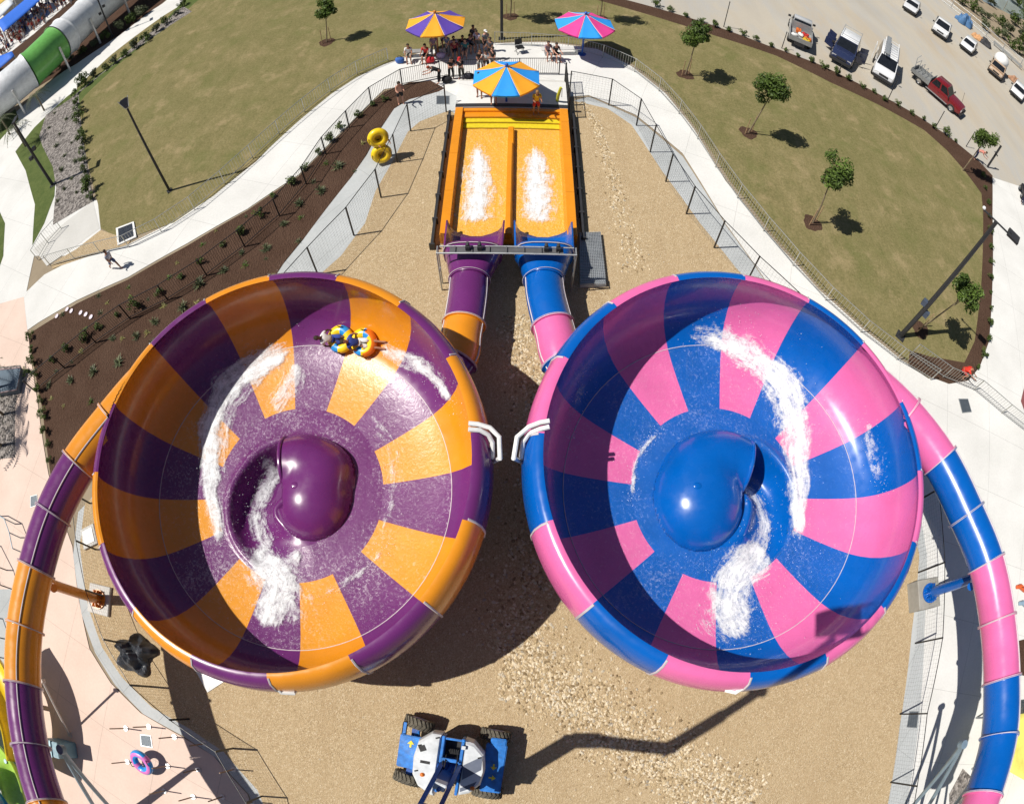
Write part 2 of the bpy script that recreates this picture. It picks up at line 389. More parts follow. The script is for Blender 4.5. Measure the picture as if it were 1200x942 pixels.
stones_along([(590,775),(640,790),(690,830),(740,870),(800,905),(880,945)],[1.3,1.5,1.5,1.4,1.3],5200,.025,.08)
for k in range(2600):
    px=(rnd.uniform(95,1070),rnd.uniform(130,1000)); q=G(*px)
    if in_poly((q.x,q.y),GRW): stone(bm,Vector((q.x,q.y,.026)),rnd.uniform(.012,.038))
o=obj('river_stones',bm,RIVER,shade=False); o['kind']='stuff'
# ================================================================== the two bowl slides
ORANGE=(.70,.255,.012); PURPLE=(.135,.022,.138); BLUE=(.0,.098,.42); PINKC=(.70,.14,.36)
def m_gloss(name,col,var=.08):
    t=NT(name); n=t.noise(.8,4,.6); d=tuple(c*(1-var) for c in col); l=tuple(min(1,c*(1+var)) for c in col)
    c=t.ramp(n,[(.3,d),(.7,l)])
    sc=t.ramp(t.noise(5,6,.75,t.map((1,1,.25))),[(.66,0.),(.82,.10)]); c=t.mix(sc,c,(.75,.72,.7))
    rr=t.ramp(t.noise(3,4),[(.3,.20),(.7,.34)])
    return t.set(c,rr,0,t.bump(t.noise(1.3,2),.04,.05),Coat_Weight=.35,Coat_Roughness=.06)
def m_wet(name,col,fleck):
    """panel under a thin sheet of running water with bubbles, sun glints painted as white flecks"""
    t=NT(name); n=t.noise(.9,4,.6)
    c=t.ramp(n,[(.3,tuple(x*.92 for x in col)),(.7,tuple(min(1,x*1.06+.004) for x in col))])
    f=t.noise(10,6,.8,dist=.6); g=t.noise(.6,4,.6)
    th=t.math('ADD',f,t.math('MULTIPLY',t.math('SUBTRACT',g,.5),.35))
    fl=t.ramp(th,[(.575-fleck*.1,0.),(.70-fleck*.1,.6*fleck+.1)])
    c=t.mix(fl,c,(.86,.84,.86))  # white flecks for bubbles and water glints mixed into the colour
    h=t.math('ADD',t.noise(4,4,.65,dist=1.2),t.math('MULTIPLY',t.noise(16,3,.6),.4))
    nm=t.bump(h,.8,.14)
    t.set(c,.32,0,None,Coat_Weight=1.0,Coat_Roughness=.13,Coat_IOR=1.3); t.L(nm,t.b.inputs['Coat Normal']); t.L(t.bump(h,.2,.05),t.b.inputs['Normal'])
    return t.m
GL={'o':m_gloss('orange_fibreglass',ORANGE),'p':m_gloss('purple_fibreglass',PURPLE),'b':m_gloss('blue_fibreglass',BLUE),'k':m_gloss('pink_fibreglass',PINKC)}
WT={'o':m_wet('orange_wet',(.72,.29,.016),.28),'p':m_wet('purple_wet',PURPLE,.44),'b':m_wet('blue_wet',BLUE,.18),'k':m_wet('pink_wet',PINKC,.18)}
SEAM=plain('pale_seam',(.55,.5,.52),.5)
WHITE=plain('white_paint',(.78,.78,.76),.4)
STEEL=plain('galvanised_steel',(.42,.44,.45),.45,.6,bump=.1)
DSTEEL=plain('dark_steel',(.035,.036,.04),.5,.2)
BLACK=plain('black_paint',(.012,.012,.013),.45)
def m_foam():
    t=NT('white_water'); a=t.n('Attribute',attribute_name='edge').outputs['Fac']
    cx=t.n('CombineXYZ'); t.L(t.n('Attribute',attribute_name='along').outputs['Fac'],cx.inputs[0]); t.L(t.n('Attribute',attribute_name='across').outputs['Fac'],cx.inputs[1])
    st=t.noise(1.0,6,.75,vec=cx.outputs[0],dist=.5); n=t.noise(2.4,7,.78,dist=.9); f=t.noise(12,5,.8,dist=.4)
    v=t.math('ADD',t.math('MULTIPLY',st,.8),t.math('MULTIPLY',n,.65)); v=t.math('ADD',v,t.math('MULTIPLY',f,.35))
    v=t.math('ADD',t.math('MULTIPLY',t.math('SUBTRACT',v,.9),2.1),t.math('MULTIPLY',t.math('SUBTRACT',a,.73),1.3))
    al=t.ramp(t.math('ADD',v,.5),[(.30,0.),(.62,.5),(1.05,1.)])
    t.set((.88,.90,.92),.6,0,t.bump(t.math('ADD',n,f),.12,.04),Alpha=al,Specular_IOR_Level=.3)
    return t.m
FOAM=m_foam()
PROF=[(3.05,2.0),(3.6,2.06),(4.2,2.15),(4.8,2.28),(5.3,2.45),(5.65,2.66),(5.98,2.98),(6.22,3.38),(6.38,3.85),(6.45,4.35),(6.42,4.85),(6.28,5.25),(6.09,5.48)]
OUTP=[(6.08,5.53),(6.22,5.55),(6.40,5.42),(6.56,5.05),(6.63,4.5),(6.58,3.9),(6.42,3.35),(6.2,2.85),(5.8,2.48),(5.3,2.26),(4.2,1.98),(3.1,1.84)]
def bowl_z(r):
    if r<=PROF[0][0]: return PROF[0][1]
    for (a,za),(b,zb) in zip(PROF[:-1],PROF[1:]):
        if r<=b and b>a: return za+(zb-za)*(r-a)/(b-a)
    return 4.3
def seg_d(p,path,rad):
    best=(9,0,0)
    for i,(a,b) in enumerate(zip(path[:-1],path[1:])):
        d=b-a; t=max(0,min(1,(p-a).dot(d)/d.length_squared)); q=a+d*t; e=(p-q).length; r=rad[i]+(rad[i+1]-rad[i])*t
        if e/r<best[0]: best=(e/r,i+t,r)
    return best
def strip_foam(name,C,runs,zf,drops=0,spread=1.0):
    """broken white water lying on the bowl surface; runs = [(list of pixel points, half widths in px, strength)]"""
    bm=BM(); lay=bm.verts.layers.float.new('edge'); la=bm.verts.layers.float.new('along'); lc=bm.verts.layers.float.new('across')
    for pts,ws,st in runs:
        P=[G(a,b,2.35) for a,b in pts]; P=smooth_path(P,10); n=len(P)
        NW=13; rows=[]
        for i,p in enumerate(P):
            u=i/(n-1)*(len(ws)-1); k=min(int(u),len(ws)-2) if len(ws)>1 else 0
            w=(ws[k]+(ws[k+1]-ws[k])*(u-k))/37.*1.22
            d=(P[min(i+1,n-1)]-P[max(i-1,0)]).normalized(); nn=Vector((-d.y,d.x,0)); row=[]
            for j in range(NW):
                s=(j/(NW-1)-.5)*2
                wob=1+.35*noise.noise(Vector((p.x*1.3,p.y*1.3,s*2)))
                q=p+nn*s*w*wob
                e=(1-abs(s)**2.2)*min(1,i/(n*.12)+.05,(n-1-i)/(n*.14)+.05)
                z=zf(q.x,q.y)+.03+max(0,e)*st*(.03+.06*max(0,noise.noise(Vector((q.x*2.2,q.y*2.2,1.7)))))
                v=bm.verts.new((q.x,q.y,z)); v[lay]=max(0,e)*st; v[la]=i*.12+pts[0][0]; v[lc]=s*w*4.5; row.append(v)
            rows.append(row)
        for i in range(n-1):
            for j in range(NW-1):
                bm.faces.new((rows[i][j],rows[i][j+1],rows[i+1][j+1],rows[i+1][j])).smooth=True
        for i in range(int(drops*st)):
            p=P[rnd.randrange(n)]; w=max(ws)/37.
            q=p+Vector((rnd.gauss(0,1),rnd.gauss(0,1),0))*w*.75*spread; z=zf(q.x,q.y)+abs(rnd.gauss(0,.16))+.03; s=rnd.uniform(.005,.014)
            vs=[bm.verts.new((q.x+a*s*rnd.uniform(.7,1.6),q.y+b*s*rnd.uniform(.7,1.6),z+c*s)) for a,b,c in((1,0,0),(0,1,0),(-1,0,0),(0,-1,0),(0,0,1),(0,0,-1))]
            for v in vs: v[lay]=1.0
            for a,b in((0,1),(1,2),(2,3),(3,0)):
                bm.faces.new((vs[a],vs[b],vs[4])); bm.faces.new((vs[b],vs[a],vs[5]))
    o=obj(name,bm,FOAM,shade=False,norm=False); o['kind']='stuff'; return o
def ctrl_lens(pts,first=2,n=10):
    p=smooth_path(pts,n); c=[0]+list(range(first,len(pts))); return [plen(p[a*n:b*n+1]) for a,b in zip(c[:-1],c[1:])]
def flume(parent,pts,cols,r,seclen,skip=None,name='tube_section',seam_ang=None,seg=28):
    """a closed tube of moulded sections with bolted collars"""
    path=smooth_path(pts,10); L=plen(path); s=0; i=0; res=[]
    while s<L-.05:
        e=min(L,s+seclen[min(i,len(seclen)-1)]); bm=BM(); fn=skip is not None and i<2; k=max(3,int((e-s)/(.05 if fn else .22))); P=[along(path,s+(e-s)*j/k)[0] for j in range(k+1)]
        d0=along(path,s+.01)[1]; d1=along(path,e-.01)[1]
        P2=[P[0]]+[P[0]+d0*.05]+[P[0]+d0*.055]+P[1:-1]+[P[-1]-d1*.055]+[P[-1]-d1*.05]+[P[-1]]
        rs=[r+.075,r+.075,r]+[r]*(k-1)+[r,r+.075,r+.075]
        if fn and i==0: rs[:3]=[r]*3
        tube(bm,P2,rs,seg*4 if fn else seg,False)
        # bolted lengthwise flanges
        if seam_ang is not None:
            for sg in seam_ang:
                q=[]
                for p,rr in zip(P2,rs):
                    j=P2.index(p); d=(P2[min(j+1,len(P2)-1)]-P2[max(j-1,0)]).normalized(); a=Vector((0,0,1)).cross(d).normalized(); b=d.cross(a)
                    q.append(p+(a*math.cos(sg)+b*math.sin(sg))*(r+.012))
                tube(bm,q[2:-2],.028,5,True,1)
        # pale joint edge
        for pp,dd in([(P[0]+d0*.02,d0)] if not(fn and i==0) else [])+[(P[-1]-d1*.02,d1)]:
            a=Vector((0,0,1)).cross(dd).normalized(); b=dd.cross(a)
            tube(bm,[pp+(a*math.cos(2*PI*t/36)+b*math.sin(2*PI*t/36))*(r+.076) for t in range(36)],.012,4,False,1,True)
        if skip:
            kill=[f for f in bm.faces if skip(f.calc_center_median())]
            bmesh.ops.delete(bm,geom=kill,context='FACES')
        if len(bm.faces)>8: res.append(obj(name,bm,[GL[cols[min(i,len(cols)-1)]],SEAM],parent,world=True,norm=True,sharp=40))
        else: bm.free()
        s=e; i+=1
    return path
def make_bowl(root,cx,cy,colA,colB,off,mirror,inlet,incols,seclens,hood,trough,exitp,exitcols,hubcol,label):
    C=Vector((cx,cy,0)); hub=hubcol
    ipath=smooth_path(inlet,10)
    def in_tube(p,rr):
        return min((p-q).length for q in ipath[:40] if math.hypot(q.x-cx,q.y-cy)>6.95)<rr*0
    # sixteen moulded panels, floor + wall + outer skin
    for s in range(16):
        a0=R(off+22.5*s); a1=R(off+22.5*(s+1)); col=colA if s%2==0 else colB
        fine=any(abs(math.atan2(math.sin(math.atan2(q.y-cy,q.x-cx)-(a0+a1)/2),math.cos(math.atan2(q.y-cy,q.x-cx)-(a0+a1)/2)))<R(22) for q in ipath[:34:3] if math.hypot(q.x-cx,q.y-cy)<7.6)
        bm=BM(); N=60 if fine else 8; PR=PROF; OU=OUTP
        if fine:
            PR=PROF[:5]+[(v.x,v.y) for v in smooth_path([Vector((r,z,0)) for r,z in PROF[4:]],8)][1:]; OU=OUTP[:1]+[(v.x,v.y) for v in smooth_path([Vector((r,z,0)) for r,z in OUTP],8)][1:]
        def pt(r,z,a): return Vector((cx+r*math.cos(a),cy+r*math.sin(a),z))
        angs=[a0+(a1-a0)*k/N for k in range(N+1)]
        rows=[[pt(r,z,a) for a in angs] for r,z in PR]
        V=grid(bm,rows[:5]);
        for f in bm.faces: f.material_index=1
        V2_=grid(bm,rows[4:]+[[pt(r,z,a) for a in angs] for r,z in OU],mi=0)
        # joint ridge on the outside at the panel edge
        e=[pt(r+.0,z,a0+.006) for r,z in OUTP[1:9]]
        tube(bm,e,.035,5,True,2)
        bmesh.ops.remove_doubles(bm,verts=bm.verts[:],dist=.0005)
        kill=[f for f in bm.faces if f.material_index==0 and f.calc_center_median().z<5.35 and in_tube(f.calc_center_median(),.66)]
        if kill: bmesh.ops.delete(bm,geom=kill,context='FACES')
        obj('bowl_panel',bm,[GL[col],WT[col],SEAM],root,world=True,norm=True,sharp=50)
    # bead along the wall foot joint
    bm=BM(); tube(bm,[Vector((cx+5.3*math.cos(a),cy+5.3*math.sin(a),2.452)) for a in [2*PI*k/96 for k in range(96)]],.016,5,False,0,True)
    obj('floor_seam',bm,SEAM,root,world=True)
    # hub floor with its spiral trough
    hp0=[Vector((x,y,0)) for x,y in hood[0]]; hp=[p.xy for p in smooth_path(hp0,8)]
    def ups(v,n=None): n=n or len(hp); return [v[min(int(i/8),len(v)-1)]+(v[min(int(i/8)+1,len(v)-1)]-v[min(int(i/8),len(v)-1)])*((i%8)/8) for i in range(n)]
    hr=ups(hood[1]); HH=ups(hood[2]); tp=[p.xy for p in smooth_path([Vector((x,y,0)) for x,y in trough[0]],8)]; tr=ups(trough[1],len(tp)); td=ups(trough[2],len(tp))
    def hub_z(x,y):
        p=Vector((x-cx,y-cy)); e,t,r=seg_d(p,tp,tr); k=min(int(t),len(td)-2); dep=td[k]+(td[k+1]-td[k])*(t-k)
        z=2.0
        if e<1: z-=dep*(1-e**2.6)
        elif e<1.35: z+=.07*math.sin((e-1)/.35*PI)*min(1,dep/.3)
        return z
    bm=BM(); NR,NA=44,120
    rows=[[ (cx+3.052*(1-i/NR)*math.cos(2*PI*k/NA),cy+3.052*(1-i/NR)*math.sin(2*PI*k/NA)) for k in range(NA)] for i in range(NR)]
    rows=[[Vector((x,y,hub_z(x,y) if i>0 else 2.0)) for x,y in row] for i,row in enumerate(rows)]
    Vg=grid(bm,rows,True); bm.faces.new(Vg[-1])
    for f in bm.faces:
        c=f.calc_center_median(); f.material_index=1 if math.hypot(c.x-cx,c.y-cy)>1.9 and c.z>1.9 else 0
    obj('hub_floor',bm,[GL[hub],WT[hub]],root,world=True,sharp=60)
    # snail hood over the drain
    bm=BM(); n0=(hp[0]-hp[1]).normalized(); Hh=HH
    dc=hp[-14]; dr=hood[3]; dh=hood[4]
    def smax(a,b,k=7.0):
        m=max(a,b); return m+math.log(math.exp(k*(a-m))+math.exp(k*(b-m)))/k-math.log(2)/k*math.exp(-k*abs(a-b)*.5)*0
    def hood_z(x,y):
        p=Vector((x-cx,y-cy)); e,t,r=seg_d(p,hp[:16],hr); k=min(int(t),len(Hh)-2); h=Hh[k]+(Hh[k+1]-Hh[k])*(t-k)
        a=(1-e**2.2)**.6*h if e<1 else -.9*(e-1)
        q=Vector(((p.x-hood[5][0])/dr[0],(p.y-hood[5][1])/dr[1])).length
        c=(1-q**2.1)**.62*dh if q<1 else -.9*(q-1)
        v=smax(a,c)-.02
        return v if v>.012 else 0
    K=104; S=5.6; vs={}
    for i in range(K+1):
        for j in range(K+1):
            x=cx-S/2+S*i/K; y=cy-S/2+S*j/K; p=Vector((x-cx,y-cy))
            s=(p-hp[0]).dot(n0)
            if -2.6<s and s>0 and (p-hp[0]).length<1.6: continue
            h=hood_z(x,y)
            if h>0 : vs[i,j]=bm.verts.new((x,y,1.99+h))
            else: vs[i,j]=None
    for i in range(K):
        for j in range(K):
            q=[(i,j),(i+1,j),(i+1,j+1),(i,j+1)]
            if all(t in vs for t in q):
                if all(vs[t] is not None for t in q): bm.faces.new([vs[t] for t in q])
                elif any(vs[t] is not None for t in q):
                    w=[]
                    for t in q:
                        if vs[t] is None: vs[t]=None
                    for t in q:
                        if vs[t] is not None: w.append(vs[t])
                        else:
                            x=cx-S/2+S*t[0]/K; y=cy-S/2+S*t[1]/K; w.append(bm.verts.new((x,y,1.96)))
                    bm.faces.new(w)
    bmesh.ops.remove_doubles(bm,verts=bm.verts[:],dist=.0005)
    bmesh.ops.smooth_vert(bm,verts=[v for v in bm.verts if not v.is_boundary],factor=.5,use_axis_x=True,use_axis_y=True,use_axis_z=True)
    o=obj('drain_hood',bm,GL[hub],root,world=True,sharp=75)
    m=o.modifiers.new('thick','SOLIDIFY'); m.thickness=.05; m.offset=-1
    # rolled lip round the mouth of the hood
    tn=Vector((-n0.y,n0.x)); lip=[]
    for k in range(25):
        s=(k/24-.5)*2; p=hp[0]+tn*hr[0]*s*.985; lip.append(Vector((cx+p.x-n0.x*.03,cy+p.y-n0.y*.03,1.99+(1-abs(s*.985)**2.2)**.62*Hh[0])))
    bm=BM(); tube(bm,lip,.07,10); obj('hood_lip',bm,GL[hub],root,world=True)
    # a small oval hatch on the hood
    hx,hy=cx+hood[5][0]-.35,cy+hood[5][1]+.12; bm=BM(); ball(bm,(hx,hy,1.99+hood_z(hx,hy)+.0),(.16,.11,.035),14,6); obj('hood_hatch',bm,GL[hub],root,world=True)
    # inlet tube
    def inside(p):
        r=math.hypot(p.x-cx,p.y-cy); w=next((a+(b-a)*(p.z-za)/(zb-za) for (a,za),(b,zb) in zip(PROF[4:-1],PROF[5:]) if za<=p.z<=zb),6.1); return r<(w+.125 if p.z<5.2 else 6.17)
    flume(root,inlet,incols,.74,seclens,inside,'inlet_section',(R(62),R(242)))
    # outlet tube below the bowl
    ep=smooth_path(exitp,10); el=plen(ep); yb_=G(600,381,1.43).y; sb=next((i for i in range(400) if along(ep,el*i/400)[0].y>yb_),300)/400*el
    flume(root,exitp,exitcols,.74,[max(.5,sb-1.5),1.5,el-sb],None,'outlet_section',(R(20),R(160)))
    # legs under the bowl
    for k in range(6):
        a=R(30+60*k); x,y=cx+5.2*math.cos(a),cy+5.2*math.sin(a); bm=BM()
        cyl(bm,(x,y,0.02),(x,y,2.3),.17,.17,14); cyl(bm,(x,y,.03),(x,y,.08),.34,.34,14); obj('leg',bm,GL[hub],root,world=True)
    bm=BM(); cyl(bm,(cx,cy,.02),(cx,cy,1.5),1.1,.9,20); obj('drain_sump',bm,GL[hub],root,world=True)
    return hub_z
def zfun(cx,cy,hubz):
    def f(x,y):
        r=math.hypot(x-cx,y-cy)
        return hubz(x,y) if r<3.0 else bowl_z(min(r,6.3))
    return f
CLx,CLy=-7.105,5.315; CRx,CRy=6.92,5.58
# ---- purple / orange
SL=thing('bowl_slide','orange and purple water slide bowl with a purple snail hood, two riders on its wall','water slide',(CLx,CLy,0))
def PL(cx,cy,r,a,z): return Vector((cx+r*math.cos(R(a)),cy+r*math.sin(R(a)),z))
inL=[PL(CLx,CLy,5.62,136,4.7),PL(CLx,CLy,5.92,152,4.8),PL(CLx,CLy,6.50,169.5,4.88),G(92,545,5.0),G(62,603,5.2),G(42,667,5.4),G(29,735,5.6),G(27,803,5.9),G(36,875,6.2),G(55,942,6.6),G(85,1010,7.0)]
exL=[Vector((-6.2,6.0,1.2)),Vector((-4.0,8.0,1.3)),G(531,428,1.4),G(541,394,1.45),G(548,352,1.42),G(550,328,1.38)]
hzL=make_bowl(SL,CLx,CLy,'o','p',8.3,1,inL,['o','o','p','p','o','o','p','p','o','o'],ctrl_lens(inL),
 ([(-.42,.92),(.30,1.0),(.95,.60),(1.12,-.2),(.75,-.95)],[.98,1.05,1.15,1.2,.8],[.98,1.02,.98,.7,.3],(1.34,1.46),1.02,(.66,-.14)),
 ([(.3,.8),(-.8,.75),(-1.55,-.2),(-1.45,-1.15),(-.8,-1.85),(.1,-2.3)],[.98,.92,.84,.78,.75,.7],[1.3,1.15,.9,.6,.28,.03]),
 exL,['p','o','p'],'p','')
SR=thing('bowl_slide','pink and blue water slide bowl with a blue snail hood and nobody in it','water slide',(CRx,CRy,0))
inR=[PL(CRx,CRy,5.62,44,4.7),PL(CRx,CRy,5.95,29,4.8),PL(CRx,CRy,6.72,13.5,4.88),G(1102,540,5.0),G(1133,603,5.2),G(1156,660,5.4),G(1169,727,5.6),G(1174,797,5.9),G(1171,863,6.2),G(1152,932,6.6),G(1125,1000,7.0)]
exR=[Vector((5.6,6.2,1.2)),Vector((3.4,8.2,1.3)),G(662,428,1.4),G(651,394,1.45),G(640,352,1.42),G(637,328,1.38)]
hzR=make_bowl(SR,CRx,CRy,'k','b',16.5,0,inR,['k','k','b','b','k','k','b','b','k','k'],ctrl_lens(inR),
 ([(1.02,.86),(.2,1.05),(-.6,.65),(-.98,-.2),(-.6,-1.05)],[.95,1.15,1.35,1.35,.85],[.95,1.02,1.05,.7,.3],(1.58,1.78),1.12,(-.76,-.20)),
 ([(.2,.9),(1.35,.75),(1.95,-.1),(1.85,-1.1),(1.35,-2.0),(.5,-2.5)],[.95,.9,.82,.78,.75,.7],[1.3,1.1,.9,.6,.28,.03]),
 exR,['b','k','b'],'b','')
zL=zfun(CLx,CLy,hzL); zR=zfun(CRx,CRy,hzR)
strip_foam('white_water',None,[
 ([(352,404),(315,424),(268,452),(246,500),(242,560),(250,615),(257,655)],[10,22,26,24,18,11,3],1.0),
 ([(340,400),(300,430),(262,470),(252,520),(250,580)],[14,34,38,30,14],.72),
 ([(350,420),(335,455),(312,480)],[18,26,14],.78),
 ([(290,632),(306,655),(322,682),(316,712),(306,744)],[6,22,34,30,14],1.0),
 ([(280,628),(300,668),(330,700),(330,742)],[10,34,44,26],.74),
 ([(350,640),(335,665),(342,705)],[10,20,8],.8),
 ([(318,520),(300,552),(288,588),(296,622),(318,648)],[16,18,16,18,20],.84),
 ([(228,410),(270,392),(322,374),(372,362)],[4,8,9,5],.70),
 ([(372,362),(350,352),(330,350)],[5,9,4],.62),
 ([(440,410),(474,428),(508,450),(538,490)],[6,13,11,4],.84),
 ([(452,640),(415,672),(368,700)],[4,8,5],.66),
 ([(420,470),(455,520),(458,580),(440,640)],[10,14,12,8],.62)],zL,260)
strip_foam('white_water',None,[
 ([(800,397),(845,406),(890,428),(922,460),(936,510),(940,560),(940,610),(937,650)],[4,14,24,34,26,21,14,3],1.0),
 ([(780,396),(850,404),(900,436),(926,480),(930,540)],[8,22,38,44,24],.74),
 ([(838,390),(868,412),(905,432)],[8,16,20],.8),
 ([(910,626),(886,655),(860,690),(862,725),(882,752)],[10,30,38,34,14],.98),
 ([(900,620),(868,670),(850,715),(872,750)],[12,42,52,30],.74),
 ([(866,545),(896,568),(908,605),(892,640),(858,668)],[8,15,16,20,20],.86),
 ([(862,381),(905,381),(945,391),(990,412)],[4,10,11,5],.80),
 ([(775,500),(748,535),(742,590)],[4,7,4],.72),
 ([(690,440),(672,480),(668,530)],[6,10,6],.60),
 ([(1000,500),(1012,540),(1020,580)],[5,10,5],.68)],zR,260)
# pipe brackets on the flanks of the bowls
def bracket(root,pts,z,name='pipe_bracket'):
    bm=BM(); P=[G(x,y,z+dz) for x,y,dz in pts]; tube(bm,P,.068,8); obj(name,bm,WHITE,root,world=True)
bracket(SL,[(549,496,.25),(560,497,.22),(574,501,.15),(585,512,.05),(586,537,-.2),(577,541,-1.3)],5.4)
bracket(SL,[(549,503,.22),(562,504,.15),(572,509,.0),(577,518,-.2),(577,535,-.5),(572,541,-1.4)],5.4)
bracket(SR,[(644,493,.25),(633,495,.22),(620,500,.15),(606,512,.05),(602,537,-.2),(611,541,-1.3)],5.4)
bracket(SR,[(644,500,.22),(632,503,.15),(620,508,.0),(613,518,-.2),(611,535,-.5),(616,541,-1.4)],5.4)
bracket(SL,[(328,793,0),(322,803,-.2),(330,811,-.4),(344,812,-.5),(350,800,-.9)],5.3,'rim_bracket')
bracket(SR,[(879,790,0),(874,803,-.2),(862,811,-.4),(850,808,-.5)],5.3,'rim_bracket')
# inlet columns on concrete footings
def inlet_leg(root,base,top,foot,m,label):
    B=G(*base); z1=5.35; 
    bm=BM(); cyl(bm,(B.x,B.y,foot+.02),(B.x,B.y,4.2),.21,.21,18); 
    for t in(foot+.02,): cyl(bm,(B.x,B.y,t),(B.x,B.y,t+.06),.42,.42,18)
    T=G(top[0],top[1],4.4); cyl(bm,(B.x,B.y,4.0),(T.x,T.y,4.55),.16,.16,12)
    lg=obj('inlet_column',bm,m,root,world=True)
    bm=BM()
    for k in range(10):
        a=2*PI*k/10; x,y=B.x+.34*math.cos(a),B.y+.34*math.sin(a); d=Vector((math.cos(a),math.sin(a),0))
        cyl(bm,(x,y,foot+.07),(x,y,foot+.15),.035,.035,6); box(bm,(B.x+.27*math.cos(a),B.y+.27*math.sin(a),foot+.2),(.2,.025,.25),rz(a))
    c=obj('base_bolts',bm,m,None,world=False); c.parent=lg
    c.data.transform((root.matrix_basis).inverted())
    t=thing('concrete_footing',label,'footing',(B.x,B.y,0)); bm=BM(); box(bm,(B.x,B.y,foot/2),(1.25,1.25,foot)); bmesh.ops.bevel(bm,geom=bm.edges[:],offset=.03,segments=1,affect='EDGES'); obj('block',bm,GPLAIN if foot<.5 else plain('grey_block',(.30,.29,.26),.85,bump=.2),t,world=True)
inlet_leg(SL,(118,703),(66,690),.18,GL['o'],'low concrete footing under the orange column of the orange and purple slide')
inlet_leg(SR,(1076,699),(1135,688),.85,GL['b'],'grey concrete footing block under the blue column of the pink and blue slide')
# ================================================================== splash-down pool
def m_poolwater():
    t=NT('pool_water'); n=t.noise(2.2,5,.65,t.map((2.2,.8,1))); f=t.noise(9,4,.7,dist=.6)
    c=t.mix(t.ramp(f,[(.5,0.),(.78,.55)]),(.78,.40,.045),(.86,.72,.46)); c=t.mix(t.ramp(n,[(.4,0.),(.7,.35)]),c,(.80,.43,.06))
    return t.set(c,.25,0,t.bump(t.math('ADD',n,f),.6,.08),Coat_Weight=1.,Coat_Roughness=.04,Coat_IOR=1.33)
YEL=plain('yellow_tread',(.66,.52,.012),.6,bump=.3,scale=8)
ORD_=GL['o']
ZR=.75
xl=(G(514,276,ZR).x+G(538,128,ZR).x)/2; xr=(G(677,273,ZR).x+G(661,128,ZR).x)/2; yf=G(596,274,ZR).y; yb=G(598,126,ZR).y; xc=G(597,230,.7).x
PO=thing('splash_pool','orange splash-down pool with a centre divider and yellow edged steps at the far end','pool',((xl+xr)/2,(yf+yb)/2,0))
for s in(-1,1):
    bm=BM(); y=yf
    while y<yb-.1:
        y2=min(yb,y+2.6)
        x=xl if s<0 else xr; a=x; b=x-s*.10
        box(bm,((a+b)/2,(y+y2)/2,ZR/2+.02),(.10,y2-y-.012,ZR-.04))
        box(bm,(x-s*.12,(y+y2)/2,ZR),(.40,y2-y-.008,.06))
        box(bm,(x+s*.05,y+.03,ZR/2),(.10,.06,ZR-.1))
        box(bm,(x-s*.34,(y+y2)/2,ZR*.55),(.10,y2-y-.016,ZR*.9),Matrix.Rotation(s*.18,3,'Y'))
        y=y2
    bmesh.ops.bevel(bm,geom=bm.edges[:],offset=.012,segments=1,affect='EDGES')
    obj('side_wall',bm,ORD_,PO,world=True)
bm=BM(); box(bm,((xl+xr)/2,yf+.05,.17),(xr-xl-.2,.1,.32)); obj('front_wall',bm,ORD_,PO,world=True)
bm=BM(); box(bm,((xl+xr)/2,(yf+yb)/2,.16),(xr-xl-.5,yb-yf-.2,.14)); obj('pool_floor',bm,ORD_,PO,world=True)
y0=G(594,150,.5).y
bm=BM(); box(bm,(xc,(yf+.1+y0)/2,.42),(.30,y0-yf-.1,.40)); box(bm,(xc,(yf+.1+y0-1.4)/2,.64),(.20,y0-1.4-yf,.10)); bmesh.ops.bevel(bm,geom=bm.edges[:],offset=.04,segments=2,affect='EDGES'); obj('divider',bm,ORD_,PO,world=True)
ys=[G(598,p,z).y for p,z in((150,.4),(144,.45),(138,.55),(131,.65),(125,.72))]
ys[4]=yb
for k,(m,z) in enumerate(((YEL,.40),(YEL,.49),(ORD_,.60),(ORD_,.71))):
    bm=BM(); box(bm,((xl+xr)/2,(ys[k]+yb)/2,z/2+.1),(xr-xl-.62,yb-ys[k]+.002*k,z-.2)); bmesh.ops.bevel(bm,geom=bm.edges[:],offset=.02,segments=2,affect='EDGES'); obj('step',bm,m,PO,world=True)
    if k<3:
        bm=BM(); box(bm,((xl+xr)/2,ys[k]-.006,z-.03),(xr-xl-.66,.02,.03)); obj('step_edge',bm,plain('worn_edge',(.35,.2,.02),.7),PO,world=True)
bm=BM(); rows=[]
for j in range(61):
    yy=yf+.12+(ys[0]-yf)*j/60; rows.append([Vector((xl+.36+(xr-xl-.72)*i/40,yy,.33+.02*noise.noise(Vector((i*.35,j*.3,0)))+.015*noise.noise(Vector((i*.9,j*.7,5))))) for i in range(41)])
grid(bm,rows); o=struct('water',bm,m_poolwater(),shade=False,norm=False)
def pool_z(x,y): return .34
